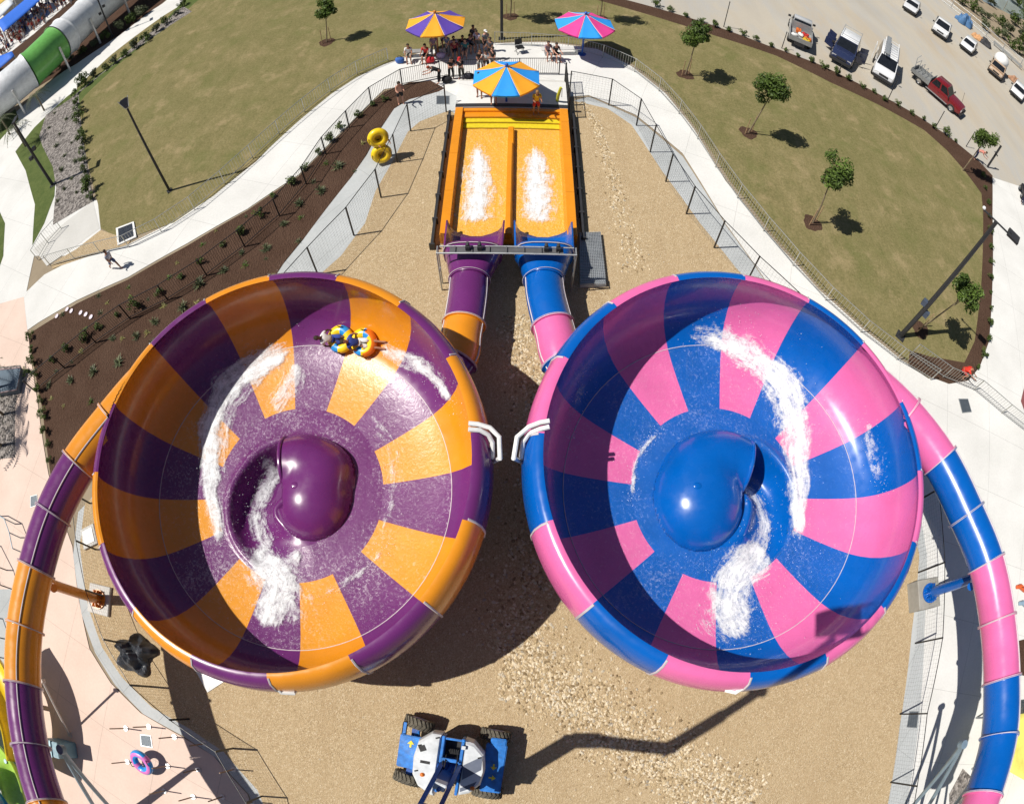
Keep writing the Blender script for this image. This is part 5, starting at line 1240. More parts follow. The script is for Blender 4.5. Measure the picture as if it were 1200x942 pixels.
# raft high on the orange wall of the left bowl
def raft_frame():
    c=G(414,396,3.05); r=math.hypot(c.x-CLx,c.y-CLy); a=math.atan2(c.y-CLy,c.x-CLx)
    for it in range(30):
        z=bowl_z(r); c=G(414,396,z+.18); r=min(6.3,math.hypot(c.x-CLx,c.y-CLy)); a=math.atan2(c.y-CLy,c.x-CLx)
    dr=.06; sl=(bowl_z(r+dr)-bowl_z(r-dr))/(2*dr); rad=Vector((math.cos(a),math.sin(a),0)); up=Vector((-rad.x*sl,-rad.y*sl,1)).normalized()
    f=Vector((.97,-.14,0)); f=(f-up*f.dot(up)).normalized(); s=up.cross(f)
    return Vector((CLx+r*rad.x,CLy+r*rad.y,bowl_z(r)))+up*.21,Matrix((f,s,up)).transposed()
rc,RM=raft_frame()
double_ring('double_swim_ring','yellow, orange and sky blue double ring carrying two riders on the bowl wall',[RY,RO,RB],rc,RM,lambda i,k,s:(1 if s>0 and (i<8 or i>27) and k not in(3,4,5) else 2 if (4<i%18<9) else 0),.90)
for k,(off,lab,shirt,bt,sk) in enumerate(((-.50,'rider in a white shirt at the back of the double ring in the left bowl',WH,(.03,.06,.30),'dark'),(.40,'rider in a blue top and white shorts at the front of the double ring',(.03,.06,.30),WH,'tan'))):
    M=RM@Matrix.Rotation(-PI/2,3,'Z'); t=person(lab,(0,0,0),0,'recline',shirt,bt,sk,sc=.93)
    p=rc+RM@Vector((off*1.15-.1,0,-.12)); t.location=p; t.rotation_euler=M.to_euler()
# blue ring on the storage poles
P=G(166,893,.5); t=thing('swim_ring','blue and pink single ring hung on the storage poles','swim ring',P); t.rotation_euler=(R(20),R(-14),R(20)); bm=BM()
torus(bm,(0,0,0),.40,.17,36,14,micol=lambda i,k:1 if k in(2,3) or (i%18<3) else 0); obj('ring',bm,[RB,RP],t,sharp=180)
for s in(-1,1):
    bm=BM(); tube(bm,[(s*.48,-.12,.12),(s*.55,-.08,.19),(s*.55,.08,.19),(s*.48,.12,.12)],.02,6); obj('handle',bm,RUBD,t)
# benches, bags and chairs in the crowd
def bench(label,px0,px1,m):
    a,b=G(*px0),G(*px1); d=b-a; t=thing('bench',label,'bench',(a+b)/2,math.atan2(d.y,d.x)); L=d.length
    bm=BM()
    for k in range(3): box(bm,(0,-.15+.15*k,.44),(L,.13,.05))
    obj('seat',bm,m,t)
    for s in(-1,1): bm=BM(); box(bm,(s*(L/2-.25),0,.22),(.08,.40,.40)); obj('leg',bm,STEEL,t)
bench('long white bench beside the pink and blue parasol pole',(634,64),(680,63),plain('bench_white',(.66,.66,.63),.5))
bench('bench under the violet parasol carrying the seated crowd',(524,59),(556,57),plain('bench_grey',(.3,.3,.3),.6))
bench('small bench under the man in the white shirt',(474,67),(506,66),plain('bench_grey',(.3,.3,.3),.6))
def bag(label,px,c,s=.4,name='bag'):
    p=G(*px); t=thing(name,label,'bag',p); bm=BM(); ball(bm,(0,0,s*.55),(s*.75,s*.5,s*.6),14,10); 
    for v in bm.verts:
        if v.co.z<.02: v.co.z=.02
        v.co+=Vector((noise.noise(v.co*4),noise.noise(v.co*4+Vector((5,0,0))),0))*.06
    obj('shell',bm,cloth(c),t,sharp=180); bm=BM(); tube(bm,[(-s*.3,0,s*1.0),(-s*.2,0,s*1.4),(s*.2,0,s*1.4),(s*.3,0,s*1.0)],.02,6); obj('strap',bm,RUBD,t)
bag('blue and red bag at the far left end of the crowd',(469,74),(.04,.12,.40))
bag('red bag in front of the black haired woman',(504,74),(.55,.02,.03),.42)
bag('lilac bag on the pavement at the parasol pole',(517,68),(.45,.38,.60),.38)
bag('black bag on the ground beside the bending visitor',(524,97),BK,.42)
bag('black bag hung low by the person with the red cap',(549,94),(.02,.02,.03),.45)
p=G(609,62); t=thing('folding_chair','black folding chair on the pavement left of the bench','chair',p,.4)
bm=BM(); box(bm,(0,0,.45),(.46,.44,.05)); obj('seat',bm,BLACK,t); bm=BM(); box(bm,(0,.24,.75),(.46,.04,.40),Matrix.Rotation(-.2,3,'X')); obj('backrest',bm,BLACK,t)
for s in(-1,1):
    for e in(-1,1): bm=BM(); cyl(bm,(s*.22,e*.2,.44),(s*.24,-e*.26,.01),.016,seg=6); obj('leg',bm,BLACK,t)
p=G(653,119,ZR-.02); t=thing('rescue_pole_stand','yellow green rescue tube leaning at the right end of the deck','rescue tube',p); bm=BM(); tube(bm,[(0,0,.05),(.02,-.1,.5),(.12,-.15,1.1)],[.08,.09,.07],10); obj('float',bm,plain('rescue_yellow',(.55,.55,.04),.6),t); bm=BM(); tube(bm,[(.12,-.15,1.1),(.2,-.1,1.0),(.22,0,.3)],.015,5); obj('strap',bm,RUBD,t)
# ================================================================== plants
def m_leaf(name,lo,hi):
    t=NT(name); a=t.n('Attribute',attribute_name='tone').outputs['Fac']; c=t.ramp(a,[(0.,lo),(.6,hi),(1.,tuple(min(1,x*1.7) for x in hi))])
    t.set(c,.5,0,None,Specular_IOR_Level=.35)
    tr=t.n('BsdfTranslucent'); t.L(c,tr.inputs[0]); m=t.n('MixShader'); m.inputs[0].default_value=.22; t.L(t.b.outputs[0],m.inputs[1]); t.L(tr.outputs[0],m.inputs[2]); t.L(m.outputs[0],t.out.inputs[0])
    return t.m
LEAF=m_leaf('tree_leaf',(.035,.062,.012),(.105,.165,.03)); LEAF2=m_leaf('shrub_leaf',(.03,.052,.012),(.10,.15,.032)); LEAF3=m_leaf('grey_green_leaf',(.04,.055,.03),(.13,.15,.075)); DRY=m_leaf('straw_leaf',(.12,.11,.04),(.30,.28,.10))
BARK=plain('bark',(.22,.17,.11),.9,var=.25,scale=12,bump=.4); STAKE=plain('timber_stake',(.38,.25,.14),.85,var=.2,scale=10)
def leaf(bm,lay,c,n,s,asp=.5,tn=None):
    n=n.normalized(); a,b=frame(n); th=rnd.uniform(0,2*PI); u=a*math.cos(th)+b*math.sin(th); v=n.cross(u)
    P=[c-u*s,c-u*s*.1+v*s*asp,c+u*s,c-u*s*.1-v*s*asp]; vs=[bm.verts.new(p+n*s*.12*((i%2)*2-1)) for i,p in enumerate(P)]
    for t in((0,1,2),(0,2,3)):
        f=bm.faces.new([vs[i] for i in t]); f[lay]=rnd.random() if tn is None else max(0,min(1,tn+rnd.uniform(-.25,.25)))
def crown_mesh(bm,lay,c,r,n,sz=.10,clumps=9,flat=.9):
    cl=[]
    for i in range(clumps):
        d=Vector((rnd.gauss(0,1),rnd.gauss(0,1),rnd.gauss(0,.8))).normalized()*rnd.uniform(.25,.85); cl.append((c+Vector((d.x*r,d.y*r,d.z*r*flat)),r*rnd.uniform(.28,.5),rnd.uniform(.2,.75)))
    for i in range(n):
        q,rr,tn=cl[rnd.randrange(clumps)]; d=Vector((rnd.gauss(0,1),rnd.gauss(0,1),rnd.gauss(0,1))).normalized()*rnd.random()**.4
        p=q+d*rr; nn=(d+Vector((rnd.gauss(0,.5),rnd.gauss(0,.5),rnd.gauss(0,.5)+.5))); leaf(bm,lay,p,nn,sz*rnd.uniform(.6,1.3),.45,tn)
    return cl
def tree(label,base,crown,rc,hgt=None,n=1100,stakes=2,ring=.55,lean=None,group='young staked trees on the lawns'):
    B=G(*base); zc=topz(base,crown) if hgt is None else hgt; zc=max(2.0,zc); t=thing('young_tree',label,'tree',B,0,group)
    if lean is None:
        Pc=G(crown[0],crown[1],zc); cc=Pc-B if (Vector((Pc.x-B.x,Pc.y-B.y)).length<1.6) else Vector((.1,.1,zc)); cc.z=zc
    else: cc=Vector(lean)
    bm=BM(); tube(bm,[(0,0,.02),(cc.x*.3+.03,cc.y*.3,zc*.35),(cc.x*.7-.02,cc.y*.7+.02,zc*.7),(cc.x,cc.y,zc)],[.05,.042,.032,.018],8)
    for k in range(7):
        a=2*PI*k/7+.3; b=Vector((cc.x*.75,cc.y*.75,zc*(.70+.04*k))); tube(bm,[b,b+Vector((math.cos(a)*rc*.35,math.sin(a)*rc*.35,.28)),b+Vector((math.cos(a)*rc*.7,math.sin(a)*rc*.7,.42))],[.022,.015,.006],5)
    obj('trunk',bm,BARK,t)
    bm=BM(); lay=bm.faces.layers.float.new('tone'); rc*=1.2; crown_mesh(bm,lay,cc,rc,int(n*1.9),.105,15,1.1); obj('crown',bm,LEAF,t,shade=False,norm=False)
    for k in range(stakes):
        a=2*PI*k/max(1,stakes)+.6; x,y=.32*math.cos(a),.32*math.sin(a); bm=BM(); cyl(bm,(x,y,.02),(x*.9,y*.9,1.25),.028,.026,6); obj('stake',bm,STAKE,t)
    if ring:
        bm=BM(); pts=[]; 
        for k in range(28):
            a=2*PI*k/28; r=ring*(1+.10*math.sin(3*a+B.x)+.06*math.sin(7*a)); pts.append((B.x+r*math.cos(a),B.y+r*math.sin(a)))
        c=bm.verts.new((B.x,B.y,.07)); vs=[bm.verts.new((x,y,.019)) for x,y in pts]
        for k in range(28): bm.faces.new((c,vs[k],vs[(k+1)%28]))
        struct('mulch_ring',bm,MULCH)
    return t
tree('young tree by the roadside mulch, furthest left on the right hand lawn',(803,88),(819,40),.86,n=1300)
tree('young tree with the widest crown, second along the right hand lawn',(877,156),(909,103),.95,n=1500)
tree('young tree standing alone in the middle of the right hand lawn',(952,262),(979,202),.82,n=1300)
tree('young tree beside the tall floodlight post in the lawn corner',(1078,386),(1136,344),.80,n=1300)
tree('leaning young tree at the roadside mulch corner near the red ute',(1128,200),(1156,163),.85,n=1200,stakes=1,ring=0)
tree('young tree at the top of the left hand lawn',(383,50),(382,11),.75,n=900)
tree('young tree behind the black lamp post, its crown above the picture',(598,20),(600,-25),.95,hgt=3.4,n=900)
tree('young tree at the roadside edge of the lawn, its crown above the picture',(703,22),(708,-20),.8,hgt=3.2,n=800)
# small palms on the left
def palm(label,base,h,r,nf=13):
    B=G(*base); t=thing('small_palm',label,'palm',B,0); bm=BM(); tube(bm,[(0,0,.02),(.03,.02,h*.5),(0,0,h)],[.09,.07,.06],8); obj('trunk',bm,BARK,t)
    for k in range(nf):
        bm=BM(); lay=bm.faces.layers.float.new('tone'); a=2*PI*k/nf+rnd.uniform(-.2,.2); up=rnd.uniform(.2,.7)
        for i in range(11):
            u=i/10; p=Vector((math.cos(a)*r*u,math.sin(a)*r*u,h+r*(up*u-1.0*u*u))); 
            for s in(-1,1):
                d=Vector((-math.sin(a)*s+math.cos(a)*.5,math.cos(a)*s+math.sin(a)*.5,-.35)).normalized()*r*.32*(1-u*.6); w=Vector((0,0,1)).cross(d).normalized()*.03
                vs=[bm.verts.new(p-w),bm.verts.new(p+w),bm.verts.new(p+d)]; f=bm.faces.new(vs); f[lay]=rnd.uniform(.2,.8)
        tube(bm,[(math.cos(a)*r*u,math.sin(a)*r*u,h+r*(up*u-1.0*u*u)) for u in(0,.2,.4,.6,.8,1)],.014,4)
        obj('frond',bm,LEAF3,t,shade=False,norm=False)
palm('small palm beside the thick black lamp post',(30,172),2.6,1.5); palm('small palm on the edge of the curving white path',(52,130),2.2,1.3); palm('thin palm on the plaza edge left of the thick lamp post',(12,158),2.2,1.4)
palm('palm at the top of the sunken bed by the left edge',(4,458),2.4,1.4); palm('palm in the middle of the sunken bed by the left edge',(4,486),2.2,1.3); palm('palm at the lower end of the sunken bed by the left edge',(2,522),2.3,1.4)
# shrubs
def shrub_mesh(kind,r,h,n,m,sz):
    bm=BM(); lay=bm.faces.layers.float.new('tone')
    if kind=='bush':
        for k in range(6):
            a=2*PI*k/6; tube_=[(0,0,0),(math.cos(a)*r*.3,math.sin(a)*r*.3,h*.5)]; 
            f0=len(bm.faces); tube(bm,tube_,[.012,.008],4)
        crown_mesh(bm,lay,Vector((0,0,h*.5)),r*.9,n,sz,8,h/r*.5)
        for v in bm.verts:
            if v.co.z<.0: v.co.z=.0
    else:
        for k in range(n):
            a=rnd.uniform(0,2*PI); el=rnd.uniform(.25,1.35); L=rnd.uniform(.6,1)*r*1.2; d=Vector((math.cos(a)*math.cos(el),math.sin(a)*math.cos(el),math.sin(el)*h/r*.8)); w=Vector((-math.sin(a),math.cos(a),0))*sz*.25
            o=Vector((rnd.gauss(0,.04),rnd.gauss(0,.04),0)); p1=o+d*L*.6; p2=o+d*L+Vector((0,0,-.12*L)); tn=rnd.random()
            vs=[bm.verts.new(o-w),bm.verts.new(o+w),bm.verts.new(p1+w),bm.verts.new(p1-w),bm.verts.new(p2)]
            f=bm.faces.new((vs[0],vs[1],vs[2],vs[3])); f[lay]=tn; f=bm.faces.new((vs[3],vs[2],vs[4])); f[lay]=tn
    me=bpy.data.meshes.new(kind); bm.to_mesh(me); bm.free(); me.materials.append(m); return me
BUSH=[shrub_mesh('bush',.36,.55,260,LEAF2,.055) for _ in range(3)]; TUFT=[shrub_mesh('tuft',.34,.36,55,LEAF3,.07) for _ in range(3)]; SEED=[shrub_mesh('tuft',.22,.2,26,m,.05) for m in(LEAF2,DRY,LEAF3)]; HEDGE=[shrub_mesh('bush',.42,.75,300,LEAF2,.06) for _ in range(3)]; FARB=[shrub_mesh('bush',.8,1.1,330,m,.12) for m in(LEAF2,LEAF3)]
def plant(name,me,px,label,group,sc=1.0,cat='shrub'):
    p=G(*px); o=bpy.data.objects.new(name,me); COL.objects.link(o); o.location=(p.x,p.y,.014); o.rotation_euler=(0,0,rnd.uniform(0,6.28)); k_=sc*rnd.uniform(.68,1.28); o.scale=(k_,k_*rnd.uniform(.85,1.15),k_*rnd.uniform(.8,1.25)); tag(o,label,cat,group)
FRT=[(34,437),(62,424),(80,410),(102,397),(116,386),(138,371),(161,360),(188,344),(213,326),(236,309),(262,289),(283,274),(305,254),(321,231),(343,216),(358,199),(373,181),(388,166),(398,151),(420,138),(437,124),(452,118)]
for i,p in enumerate(FRT): plant('leafy_shrub',BUSH[i%3],p,ORD[i]+' bushy green shrub along the black picket fence, counted from the pink paving','shrubs along the picket fence',1.0)
BKR=[(58,452),(84,446),(110,436),(140,425),(132,398),(160,395),(182,378),(214,361),(234,334),(262,318),(284,297),(312,292),(333,264),(352,240),(376,225),(396,196)]
for i,p in enumerate(BKR): plant('spiky_plant',TUFT[i%3],p,ORD[i]+' spiky grey green plant right of the picket fence, counted from the pink paving','spiky plants in the mulch bed',1.0,'plant')
k=0
bedw=[(G(*p).x,G(*p).y) for p in BED]
pts=[]
while len(pts)<64:
    px=(rnd.uniform(36,460),rnd.uniform(105,545)); q=G(*px)
    if in_poly((q.x,q.y),bedw) and all(math.hypot(px[0]-a,px[1]-b)>12 for a,b in pts+FRT+BKR) and math.hypot(q.x-CLx,q.y-CLy)>6.6: pts.append(px)
for i,p in enumerate(pts): plant('seedling',SEED[i%3],p,'tiny freshly planted seedling with bare brown mulch all around it','seedlings scattered over the mulch bed',.9,'seedling')
for i,p in enumerate([(36,398),(38,412),(41,426),(44,441),(47,457),(50,472),(53,488),(55,505),(58,522),(60,540)]): plant('hedge_plant',HEDGE[i%3],p,ORD[i]+' hedge plant from the top along the pink paving edge of the mulch bed','low hedge along the pink paving',.8)
RS=[(768,8),(785,14),(803,20),(822,27),(838,32),(854,37),(870,42),(886,48),(903,55),(920,61),(935,67),(950,73),(965,80),(980,88),(994,94),(1010,103),(1023,109),(1036,118),(1051,124),(1067,134),(1082,141),(1093,150),(1107,158),(1119,166)]
for i,p in enumerate(RS): plant('roadside_shrub',BUSH[i%3],p,ORD[i]+' small green shrub in the roadside mulch strip, counted from the top of the picture','shrubs in the roadside mulch strip',1.15)
SP=[(1150,207),(1154,222),(1157,238),(1158,255),(1160,272),(1160,290),(1160,308),(1160,326),(1160,344),(1160,362),(1159,380),(1157,398),(1152,416),(1145,432)]
for i,p in enumerate(SP): plant('verge_shrub',BUSH[i%3],p,ORD[i]+' low shrub from the top along the right hand side path','shrubs along the side path',.85)
RH=[(88,112),(91,122),(94,133),(93,144),(96,156),(98,168),(97,180),(100,191),(101,203),(103,214),(104,225),(107,234)]
for i,p in enumerate(RH): plant('hedge_plant',HEDGE[i%3],p,ORD[i]+' plant from the top of the dark hedge between rock garden and left lawn','hedge beside the rock garden',1.35)
TP=[(100,99),(112,90),(124,82),(136,74),(148,66),(160,57),(172,48),(184,38),(196,28),(208,18),(214,8)]
for i,p in enumerate(TP): plant('path_bush',FARB[i%2],p,ORD[i]+' bush from the bottom along the strip between white path and left lawn','bushes along the upper left path',.85)
TB=[(28,112),(42,102),(56,92),(70,82),(84,74),(98,64),(112,56),(126,48),(142,38),(156,28),(168,20)]
for i,p in enumerate(TB): plant('garden_bush',FARB[(i+1)%2],(p[0],p[1]-2),ORD[i]+' bush from the bottom in the bed below the big white and green tube','bushes below the big tube',1.0)
RKP=[(64,133),(58,150),(78,140),(70,158),(66,172),(84,168),(76,183),(88,190),(72,200),(84,210),(76,222),(90,226),(68,236)]
for i,p in enumerate(RKP): plant('rock_garden_plant',TUFT[i%3],p,ORD[i]+' small dark plant among the grey rocks, counted from the top','plants in the rock garden',.95,'plant')
# white pots lying in the mulch
for i,(p,l) in enumerate((((67,371),'white plant pot saucer lying alone nearest the pink paving'),((79,363),'white saucer, left one of the close pair in the mulch'),((84,365),'white saucer, right one of the close pair in the mulch'),((95,367),'white saucer, first of the three lying furthest from the pink paving'),((101,369),'white saucer, middle of the three furthest from the pink paving'),((107,372),'white saucer, last of the three, nearest the picket fence'))):
    q=G(*p); t=thing('pot_saucer',l,'saucer',(q.x,q.y,.014),0,'white saucers in the mulch'); bm=BM(); cyl(bm,(0,0,.0),(0,0,.05),.10,.13,16); obj('dish',bm,plain('pale_plastic',(.78,.68,.74),.5),t); bm=BM(); tube(bm,[(.13*math.cos(a),.13*math.sin(a),.055) for a in [2*PI*k/16 for k in range(16)]],.012,4,False,0,True); obj('rim',bm,plain('pale_plastic',(.78,.68,.74),.5),t)
# ================================================================== odds and ends near the bowls
# storage poles for the rings
for i,(p,tp,l) in enumerate((((148,853),(128,855),'first pole of the upper row, nearest the purple tube'),((175,851),(155,852),'second pole of the upper row'),((205,863),(186,865),'third pole of the upper row, by the kerb strip'),((197,897),(178,900),'pole just right of the hanging blue ring'),((233,901),(214,906),'pole at the right end of the middle row'),((193,926),(175,931),'left pole of the lowest row'),((227,933),(208,938),'middle pole of the lowest row'),((261,933),(244,939),'right pole of the lowest row'),((240,871),(223,873),'short pole standing on the shaded kerb strip, upper one'),((274,901),(256,906),'short pole standing on the shaded kerb strip, middle one'),((296,939),(279,945),'short pole standing on the shaded kerb strip, lowest one'),((150,892),(131,892),'pole behind the hanging blue ring'))):
    B=G(*p); z=1.25; t=thing('storage_pole','thin tan '+l,'pole',B,0,'ring storage poles on the pink paving')
    bm=BM(); cyl(bm,(0,0,.02),(0,0,z),.028,.026,8); obj('shaft',bm,plain('tan_pole',(.28,.18,.11),.6),t)
    bm=BM(); cyl(bm,(0,0,.014),(0,0,.06),.12,.11,18); obj('base_disc',bm,plain('pale_steel',(.62,.62,.62),.35,.4),t)
# black tarpaulin heap
def heap(name,label,cat,c,rx,ry,h,m,seed,part,rot=0):
    t=thing(name,label,cat,c,rot); bm=BM(); n=34; rows=[]
    for i in range(n+1):
        row=[]
        for j in range(n+1):
            u=(i/n-.5)*2; v=(j/n-.5)*2; a=math.atan2(v,u); d=math.hypot(u,v)
            e=.66+(.22 if name=='tarpaulin_heap' else 0)*math.sin(5*a+seed)*.7+.24*noise.noise(Vector((math.cos(a)*1.8,math.sin(a)*1.8,seed)))
            s=min(1,e/max(d,1e-6)) if d>e else 1
            x,y=u*s*rx,v*s*ry; q=max(0,1-(d/e)**2) if d<e else 0
            rid=1-abs(noise.noise(Vector((u*2.6,v*2.6,seed))))*2.2; z=.03+h*q**.6*max(.05,.45+.6*rid)*.8+.16*h*abs(noise.noise(Vector((u*8,v*8,seed+3))))*q**.3+.10*h*(1-abs(noise.noise(Vector((u*5,v*5,seed+9))))*2)*q**.5
            row.append(Vector((x,y,z)))
        rows.append(row)
    grid(bm,rows,smooth=False); bmesh.ops.remove_doubles(bm,verts=bm.verts[:],dist=.002); obj(part,bm,m,t,sharp=25)
    return t
TARP=plain('black_tarpaulin',(.045,.05,.06),.5,var=.45,scale=4)
heap('tarpaulin_heap','crumpled black tarpaulin heap on the gravel below the orange rim','tarpaulin',G(160,765,.02),1.4,1.1,.95,TARP,2.7,'cloth',.4)
# white hatch and white board on the gravel
def plate(name,label,cat,px,z0,z1,m,inner=None):
    P=[G(*p,z1) for p in px]; c=sum(P,Vector())/len(P); t=thing(name,label,cat,(c.x,c.y,0)); bm=BM(); slab(bm,[(p.x,p.y) for p in P],z0,z1); bmesh.ops.bevel(bm,geom=[e for e in bm.edges if e.calc_length()>.05],offset=.01,segments=1,affect='EDGES'); obj('slab',bm,m,t,world=True)
    if inner:
        bm=BM(); slab(bm,[(c.x+(p.x-c.x)*inner,c.y+(p.y-c.y)*inner) for p in P],z1-.01,z1+.03); tube(bm,[c+Vector((-.06,0,.03)),c+Vector((-.06,0,.07)),c+Vector((.06,0,.07)),c+Vector((.06,0,.03))],.008,5); obj('lid',bm,WHITE,t,world=True)
    return t
plate('concrete_hatch','square white hatch on the gravel between tube and left bowl','hatch',[(94,621),(109,613),(114,636),(98,644)],.026,.16,GPLAIN,.7)
plate('white_board','white board lying on the gravel just under the bottom rim of the left bowl','board',[(226,780),(252,786),(263,798),(243,811)],.028,.07,WHITE)
# cabinet, props and slides at the left edge
B=G(80,876); t=thing('pump_cabinet','pale blue box cabinet standing beside the purple tube at bottom left','cabinet',(B.x,B.y,0),R(8)); bm=BM(); box(bm,(0,0,.72),(1.2,.72,1.40)); bmesh.ops.bevel(bm,geom=bm.edges[:],offset=.03,segments=2,affect='EDGES'); obj('housing',bm,plain('cabinet_teal',(.12,.24,.30),.5),t)
bm=BM(); box(bm,(-.18,0,1.45),(.72,.76,.07)); obj('lid',bm,plain('cabinet_lid',(.30,.52,.60),.4),t); bm=BM(); box(bm,(0,-.37,.8),(.4,.02,.5)); obj('door_panel',bm,plain('cabinet_teal',(.12,.24,.30),.5),t)
def prop(label,foot,top,zt,r,m,name='tube_prop',strut=None,cat='support'):
    B=G(*foot); T=G(top[0],top[1],zt); t=thing(name,label,cat,(B.x,B.y,0)); bm=BM(); cyl(bm,B+Vector((0,0,.05)),T,r,r,12); obj('strut',bm,m,t,world=True)
    bm=BM(); box(bm,B+Vector((0,0,.035)),(r*5,r*5,.05)); obj('base_plate',bm,m,t,world=True)
    if strut: S=G(*strut); bm=BM(); cyl(bm,S+Vector((0,0,.05)),T,r,r,12); obj('strut',bm,m,t,world=True)
    bm=BM(); cyl(bm,T-Vector((0,0,.12)),T+Vector((0,0,.12)),r*1.8,seg=12); obj('top_clamp',bm,m,t,world=True)
BGS=plain('blue_grey_steel',(.22,.30,.36),.45,.3)
prop('two legged blue grey steel prop under the purple tube at bottom left',(126,968),(72,878),5.2,.10,BGS,strut=(145,962))
prop('two legged steel prop under the blue tube at bottom right',(1052,962),(1128,872),5.6,.09,BGS,strut=(1072,968))
prop('second two legged steel prop, closer to the bottom edge under the pink section',(1084,985),(1146,905),6.0,.07,BGS,strut=(1098,990))
bm=BM(); P0=G(84,862,.05)
prop('slender pale pole leaning beside the purple tube above the blue box',(82,860),(50,798),2.9,.05,plain('pale_pole',(.55,.50,.45),.5),name='leaning_pole',cat='pole')
# yellow and green slide pieces behind the purple tube
def chute(name,label,pts,r,m,cat='water slide'):
    P=smooth_path([G(*p) for p in pts],8); t=thing(name,label,cat,(P[0].x,P[0].y,0)); bm=BM(); rows=[]
    for i,p in enumerate(P):
        d=(P[min(i+1,len(P)-1)]-P[max(i-1,0)]).normalized(); a=Vector((0,0,1)).cross(d).normalized(); row=[]
        for k in range(15):
            th=PI+PI*k/14; row.append(p+a*math.cos(th)*r+Vector((0,0,1))*math.sin(th)*r*.8)
        rows.append(row)
    grid(bm,rows); o=obj('channel',bm,m,t,world=True); s=o.modifiers.new('thick','SOLIDIFY'); s.thickness=.05
    for k in(0,14):
        bm=BM(); tube(bm,[r_[k] for r_ in rows],.05,8); obj('edge_rail',bm,m,t,world=True)
    mid=P[len(P)//2]; bm=BM(); cyl(bm,(mid.x,mid.y,.02),(mid.x,mid.y,mid.z-r*.7),.12,seg=12); obj('leg',bm,BGS,t,world=True)
    return t
chute('open_chute','bright yellow open chute passing behind the purple tube at the left edge',[(-30,760,3.0),(-4,800,2.7),(14,850,2.4),(24,900,2.0)],.95,plain('chute_yellow',(.78,.55,.01),.3,coat=.3))
chute('open_chute','lime green open chute below the yellow one at the left edge',[(-60,850,2.6),(-18,880,2.2),(6,905,1.8),(20,950,1.4)],.9,plain('chute_lime',(.40,.62,.10),.3,coat=.3))
bt=thing('blue_flume','dark blue closed flume crossing the bottom left corner','water slide',(G(-20,960).x,G(-20,960).y,0)); bm=BM(); fp=[G(-80,885,3.2),G(-26,922,3.0),G(22,990,2.8)]; tube(bm,smooth_path(fp,8),.9,28); obj('flume_section',bm,GL['b'],bt,world=True)
bm=BM(); cyl(bm,(fp[1].x,fp[1].y,.02),(fp[1].x,fp[1].y,2.3),.2,seg=14); obj('leg',bm,BGS,bt,world=True)
# fine pipework and steps on the plaza left of the tube
def pipe(label,px,r,m,name='plaza_rail',h=.9):
    P=[G(*p) for p in px]; t=thing(name,label,'railing',P[0]); bm=BM(); tube(bm,[p+Vector((0,0,h)) for p in P],r,6); obj('top_rail',bm,m,t,world=True)
    for p in P: bm=BM(); cyl(bm,(p.x,p.y,.02),(p.x,p.y,h),r,seg=6); obj('post',bm,m,t,world=True)
pipe('low steel railing on the plaza left of the purple tube',[(2,605),(18,614),(24,630),(28,648)],.03,BGS); pipe('bent dark rail lying along the plaza at the left edge',[(-6,640),(8,668),(14,690)],.03,DSTEEL); pipe('dark rail in front of the planted bed above the pink plaza',[(-4,724),(4,748),(0,770)],.03,DSTEEL)
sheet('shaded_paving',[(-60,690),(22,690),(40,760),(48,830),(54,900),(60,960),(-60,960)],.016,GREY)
# panel at the sunken palm bed
P=[G(*p,.5) for p in((-14,434),(24,430),(19,456),(-14,462))]; c=sum(P,Vector())/4; t=thing('bed_cover','dark blue grey panel over the head of the sunken palm bed','panel',(c.x,c.y,0)); bm=BM(); slab(bm,[(p.x,p.y) for p in P],.02,.42); obj('slab',bm,plain('panel_blue_grey',(.09,.13,.17),.4),t,world=True); bm=BM(); tube(bm,[p+Vector((0,0,-.06)) for p in P],.04,6,False,0,True); obj('edge_trim',bm,plain('trim_pink_grey',(.35,.25,.25),.6),t,world=True)
# right edge: yellow canopy, red boat-like floats, brown bed
P=[G(*p,2.6) for p in((1186,838),(1240,828),(1240,935),(1180,902))]; c=sum(P,Vector())/4; t=thing('shade_sail','pale yellow shade canopy cut by the right edge near the bottom','canopy',(c.x,c.y,0)); bm=BM(); V=[p for p in P]; rows=[]
for i in range(9):
    row=[]
    for j in range(9):
        u,v=i/8,j/8; p=V[0].lerp(V[1],u).lerp(V[3].lerp(V[2],u),v); p.z-=.35*math.sin(u*PI)*math.sin(v*PI); row.append(p)
    rows.append(row)
grid(bm,rows); o=obj('cloth',bm,plain('yellow_sail',(.82,.74,.16),.8),t,world=True); s=o.modifiers.new('thick','SOLIDIFY'); s.thickness=.015
for p in P: bm=BM(); cyl(bm,(p.x,p.y,.02),(p.x,p.y,p.z),.05,seg=10); obj('mast',bm,STEEL,t,world=True)
for l,px,c_,z in(('orange red float lying on the white plaza at the right edge',(1196,690),(.66,.12,.03),.2),('pale blue float lying below the orange red one at the right edge',(1199,709),(.25,.36,.46),.2)):
    q=G(*px); t=thing('pool_float',l,'float',(q.x,q.y,.01),-.3); bm=BM(); tube(bm,[(-.5,0,.14),(-.2,.08,.14),(.2,-.05,.14),(.6,.05,.14)],[.10,.13,.13,.08],12); obj('body',bm,plain('float_'+str(int(c_[0]*100)),c_,.5),t); bm=BM(); tube(bm,[(-.2,.0,.26),(0,0,.32),(.2,0,.26)],.02,5); obj('handle',bm,RUBD,t)
sheet('plaza_bed',[(1188,752),(1230,740),(1230,800),(1194,790)],.014,MULCH)
sheet('corner_bed',[(1128,900),(1140,912),(1134,948),(1112,960),(1112,930)],.014,ROCK)
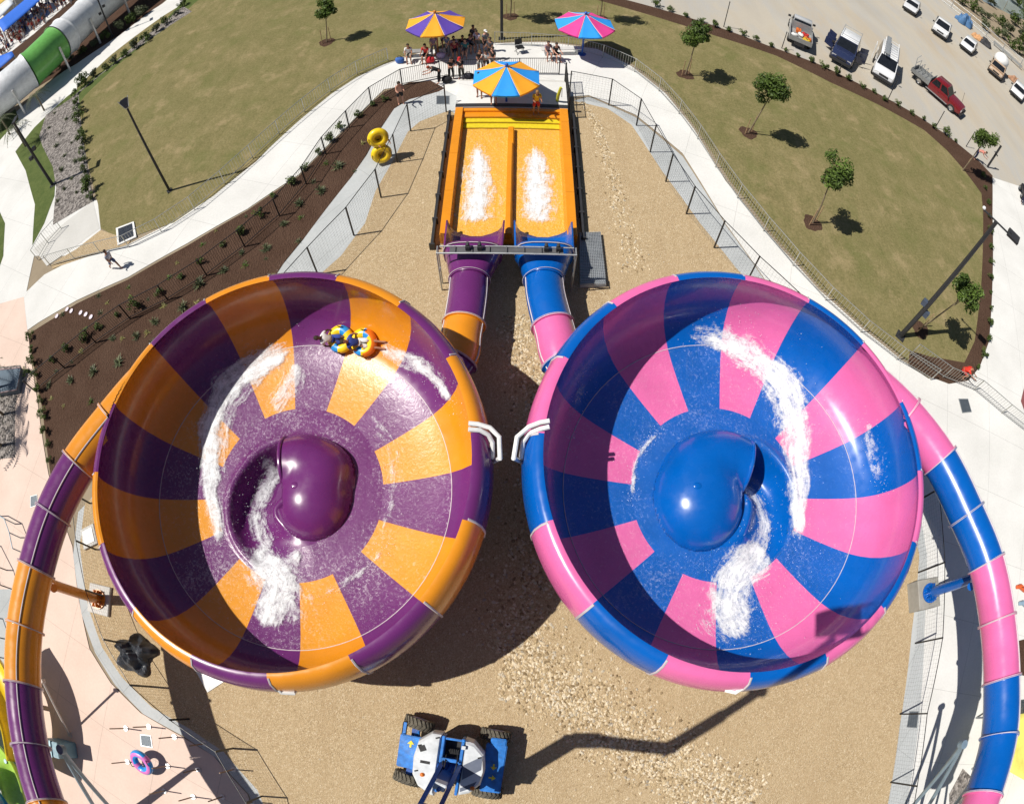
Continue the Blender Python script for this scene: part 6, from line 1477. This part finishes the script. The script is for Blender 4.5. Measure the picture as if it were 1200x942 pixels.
sheet('kerb_edging',[(1200,232),(1204,232),(1215,330),(1214,450),(1203,490),(1196,470),(1203,440),(1205,330)],.02,plain('red_edging',(.22,.07,.07),.8))
sheet('verge_mulch',[(1203,222),(1260,240),(1260,500),(1215,500),(1216,450),(1216,330)],.019,MULCH)
# utility cart at the far right edge
q=G(1197,232); t=thing('utility_cart','dark utility cart half out of the picture on the right side path','cart',(q.x+.5,q.y+.2,0),1.1); bm=BM(); box(bm,(0,0,.55),(1.7,1.0,.35)); bmesh.ops.bevel(bm,geom=bm.edges[:],offset=.06,segments=2,affect='EDGES'); obj('body',bm,plain('cart_dark',(.02,.02,.025),.4),t)
for x in(-.55,.55):
    for s in(-1,1): vwheel(t,x,s*.48,.26,.18)
bm=BM(); tube(bm,[(-.5,-.4,.7),(-.45,-.4,1.6),(.35,-.4,1.6),(.5,-.4,.7)],.025,6); obj('roll_bar',bm,DSTEEL,t)
# ================================================================== far upper left: the big tube, canopies and crowd
TW=plain('tube_white',(.72,.74,.76),.35,coat=.2); TG=plain('tube_green',(.16,.45,.10),.35,coat=.2)
tp=[G(-60,150,3.1),G(-10,118,3.1),G(28,88,3.1),G(66,52,3.2),G(104,16,3.3),G(150,-22,3.4),G(200,-60,3.4)]
path=smooth_path(tp,8); L=plen(path); BT=thing('big_tube','huge white tube slide with one green section, crossing the upper left corner','water slide',(G(60,70).x,G(60,70).y,0))
cuts=[0,.17,.235,.36,.47,.505,.60,.78,1.0]; cols=[TG,TW,TW,TG,TW,TW,TW,TW]
cuts=[0]+[min(.999,c) for c in cuts[1:]]
for i in range(len(cols)):
    s0,s1=L*cuts[i],L*cuts[i+1]; n=10; P_=[along(path,s0+(s1-s0)*k/n)[0] for k in range(n+1)]
    rr=2.15 if i!=4 else 2.28
    bm=BM(); tube(bm,P_,[rr+.12]+[rr]*(n-1)+[rr+.12],36,False)
    for k in(0,n): tube(bm,[P_[k]+Vector((0,0,0))],.1,4,False) if False else None
    obj('tube_section',bm,cols[i],BT,world=True)
for f in(.3,.44,.56,.7):
    p,d=along(path,L*f); nn=Vector((d.y,-d.x,0)).normalized(); bm=BM(); q=p+nn*2.3; cyl(bm,(q.x,q.y,.02),(q.x,q.y,p.z+.2),.12,seg=12); obj('support_post',bm,plain('pale_steel',(.62,.62,.62),.35,.4),BT,world=True)
sheet('garden_bed',[(-60,185),(0,140),(40,105),(90,75),(140,42),(190,4),(220,-20),(160,-50),(60,10),(-60,100)],.008,MULCH)
sheet('crowd_plaza',[(-120,150),(0,72),(40,40),(110,-20),(150,-60),(20,-90),(-140,20)],.010,CONC)
def canopy(label,px,z,m):
    P=[G(*p,z) for p in px]; c=sum(P,Vector())/4; t=thing('shade_canopy',label,'canopy',(c.x,c.y,0)); bm=BM(); rows=[]
    for i in range(9):
        row=[]
        for j in range(9):
            u,v=i/8,j/8; p=P[0].lerp(P[1],u).lerp(P[3].lerp(P[2],u),v); p.z+=.5*math.sin(v*PI)-.15*math.sin(u*PI); row.append(p)
        rows.append(row)
    grid(bm,rows); o=obj('cloth',bm,m,t,world=True); s=o.modifiers.new('thick','SOLIDIFY'); s.thickness=.03
    for p in P: bm=BM(); cyl(bm,(p.x,p.y,.02),(p.x,p.y,p.z),.07,seg=8); obj('mast',bm,STEEL,t,world=True)
CB=plain('canopy_blue',(.01,.13,.62),.7); CW=plain('canopy_white',(.66,.70,.74),.7); CY=plain('canopy_gold',(.6,.38,.05),.7)
canopy('bright blue shade canopy stretching along the crowd in the upper left corner',[(-4,26),(36,-6),(52,-4),(4,38)],3.0,CB)
canopy('second blue canopy edge at the left border above the green tube end',[(-30,72),(14,62),(17,66),(-20,94)],3.0,CB)
canopy('white canopy behind the long blue one in the upper left corner',[(-20,22),(12,0),(16,4),(-8,28)],3.6,CW)
canopy('golden canopy at the very corner of the picture, behind the white one',[(-20,8),(6,-10),(14,-6),(-10,12)],3.2,CY)
bm=BM(); lay=bm.verts.layers.float.new('q'); cm=[plain('crowd_'+n,c,.8) for n,c in(('skin',(.42,.22,.15)),('dark',(.02,.02,.025)),('white',(.65,.65,.64)),('red',(.4,.04,.03)),('navy',(.02,.05,.18)),('tan',(.35,.22,.15)))]
for k in range(230):
    u=rnd.random(); a=(-12+u*110,74-u*84); w=rnd.uniform(-4,20); q=G(a[0]-w*.3,a[1]-w,0); s=rnd.uniform(.9,1.08); M=rz(rnd.uniform(0,6.28)); sit=rnd.random()<.3; z0=-.35 if sit else 0
    c1=rnd.randrange(1,6); c2=rnd.choice((1,1,2,4))
    for x in(-.08,.08): tube(bm,[q+M@Vector((x,0,.02)),q+M@Vector((x*1.1,.03,.45)),q+M@Vector((x,0,.85*s+z0))],[.045,.06,.08],6,True,0 if rnd.random()<.5 else c2)
    ball(bm,q+Vector((0,0,.95*s+z0)),(.17,.13,.14),8,5,M,c2); ball(bm,q+Vector((0,0,1.22*s+z0)),(.20,.13,.30),8,6,M,c1); ball(bm,q+Vector((0,0,1.62*s+z0)),(.10,.11,.13),8,6,None,0); ball(bm,q+Vector((0,0,1.67*s+z0)),(.105,.115,.10),8,5,None,rnd.choice((1,1,5)))
    for x in(-1,1): tube(bm,[q+M@Vector((x*.2,0,1.4*s+z0)),q+M@Vector((x*.27,.08,1.1*s+z0)),q+M@Vector((x*.2,.22,.95*s+z0))],[.05,.04,.03],5,True,0)
o=obj('crowd',bm,cm); o['kind']='stuff'
# ================================================================== far upper right: bank, creek and clutter
sheet('creek_bank',[(1098,-16),(1130,18),(1165,45),(1215,80),(1320,130),(1320,-60),(1120,-70)],.012,DIRT)
sheet('creek_water',[(1140,-30),(1152,2),(1185,18),(1240,40),(1240,10),(1190,-14)],.016,plain('creek_water_skin',(.30,.34,.32),.12))
for i,(p,s) in enumerate((((1128,6),1.3),((1118,-2),1.2),((1140,14),1.0),((1152,34),1.1),((1166,40),.9),((1176,46),1.2),((1190,30),1.7),((1196,46),1.8),((1186,58),1.3),((1198,66),1.6),((1204,30),2.0),((1148,-8),1.5),((1164,-12),1.6),((1108,-8),1.3),((1136,-6),1.5),((1158,22),1.2),((1170,28),1.4),((1180,38),1.3),((1202,54),1.8),((1178,-4),2.2),((1192,8),2.4),((1200,18),2.3),((1204,74),1.5),((1160,6),1.6),((1124,-12),1.6),((1198,-2),2.6),((1142,4),1.2),((1150,18),1.3))):
    plant('bank_bush',FARB[i%2],p,ORD[i]+' grey green bush on the creek bank in the upper right corner, counted roughly downhill','bushes on the creek bank',s*1.25)
for i,(p,h_,l) in enumerate((((1150,-2),4.5,'dark tree nearest the car park on the creek bank'),((1176,12),5.0,'dark tree in the middle of the creek bank'),((1196,38),4.2,'dark tree lowest on the creek bank at the right edge'),((1132,-10),4.0,'dark tree at the top edge above the light truck'),((1190,-10),5.5,'tallest dark tree in the top right corner'))):
    tree(l,p,p,1.9,hgt=h_,n=900,stakes=0,ring=0,lean=(.2,.1,h_),group='trees on the creek bank')
heap('tarpaulin_heap','blue tarpaulin over a stack at the far side of the car park','tarpaulin',G(1129,28,.02),1.9,1.5,1.9,plain('blue_tarpaulin',(.07,.17,.34),.6,var=.25,scale=2),5.1,'cover',R(-35))
heap('timber_heap','orange brown heap beside the white hatchback','rubble',G(1145,46,.02),1.6,.8,.9,plain('heap_orange',(.55,.30,.14),.8,var=.3,scale=2),8.3,'pile',R(-40))
heap('rubbish_heap','dark heap of rubbish between the hatchback and the tank truck','rubble',G(1153,52,.02),1.6,.9,1.2,plain('heap_dark',(.05,.05,.055),.8,var=.4,scale=2),11.3,'pile',R(-40))
heap('timber_heap','tan brown heap behind the last white car at the right edge','rubble',G(1188,96,.02),1.5,.8,.9,plain('heap_tan',(.40,.22,.13),.8,var=.3,scale=2),14.2,'pile',R(-40))
fence('site_fence','low steel site fence along the far side of the car park',[(1094,-6),(1124,17),(1150,38),(1180,66),(1215,96)],1.4,3.0,STEEL,(1.0,.5,.1),None,.04,3,rr=.03)
t=thing('barrier_rail','flat steel rail lying on the bank behind the tank truck','rail',G(1176,58)); a=G(1163,52); b=G(1196,82); d=b-a; bm=BM(); box(bm,(a+b)/2+Vector((0,0,.5)),(d.length,.2,.35),rz(math.atan2(d.y,d.x))); obj('beam',bm,STEEL,t,world=True)
for u in(.05,.35,.65,.95): q=a.lerp(b,u); bm=BM(); box(bm,q+Vector((0,0,.17)),(.14,.14,.32)); obj('post',bm,STEEL,t,world=True)
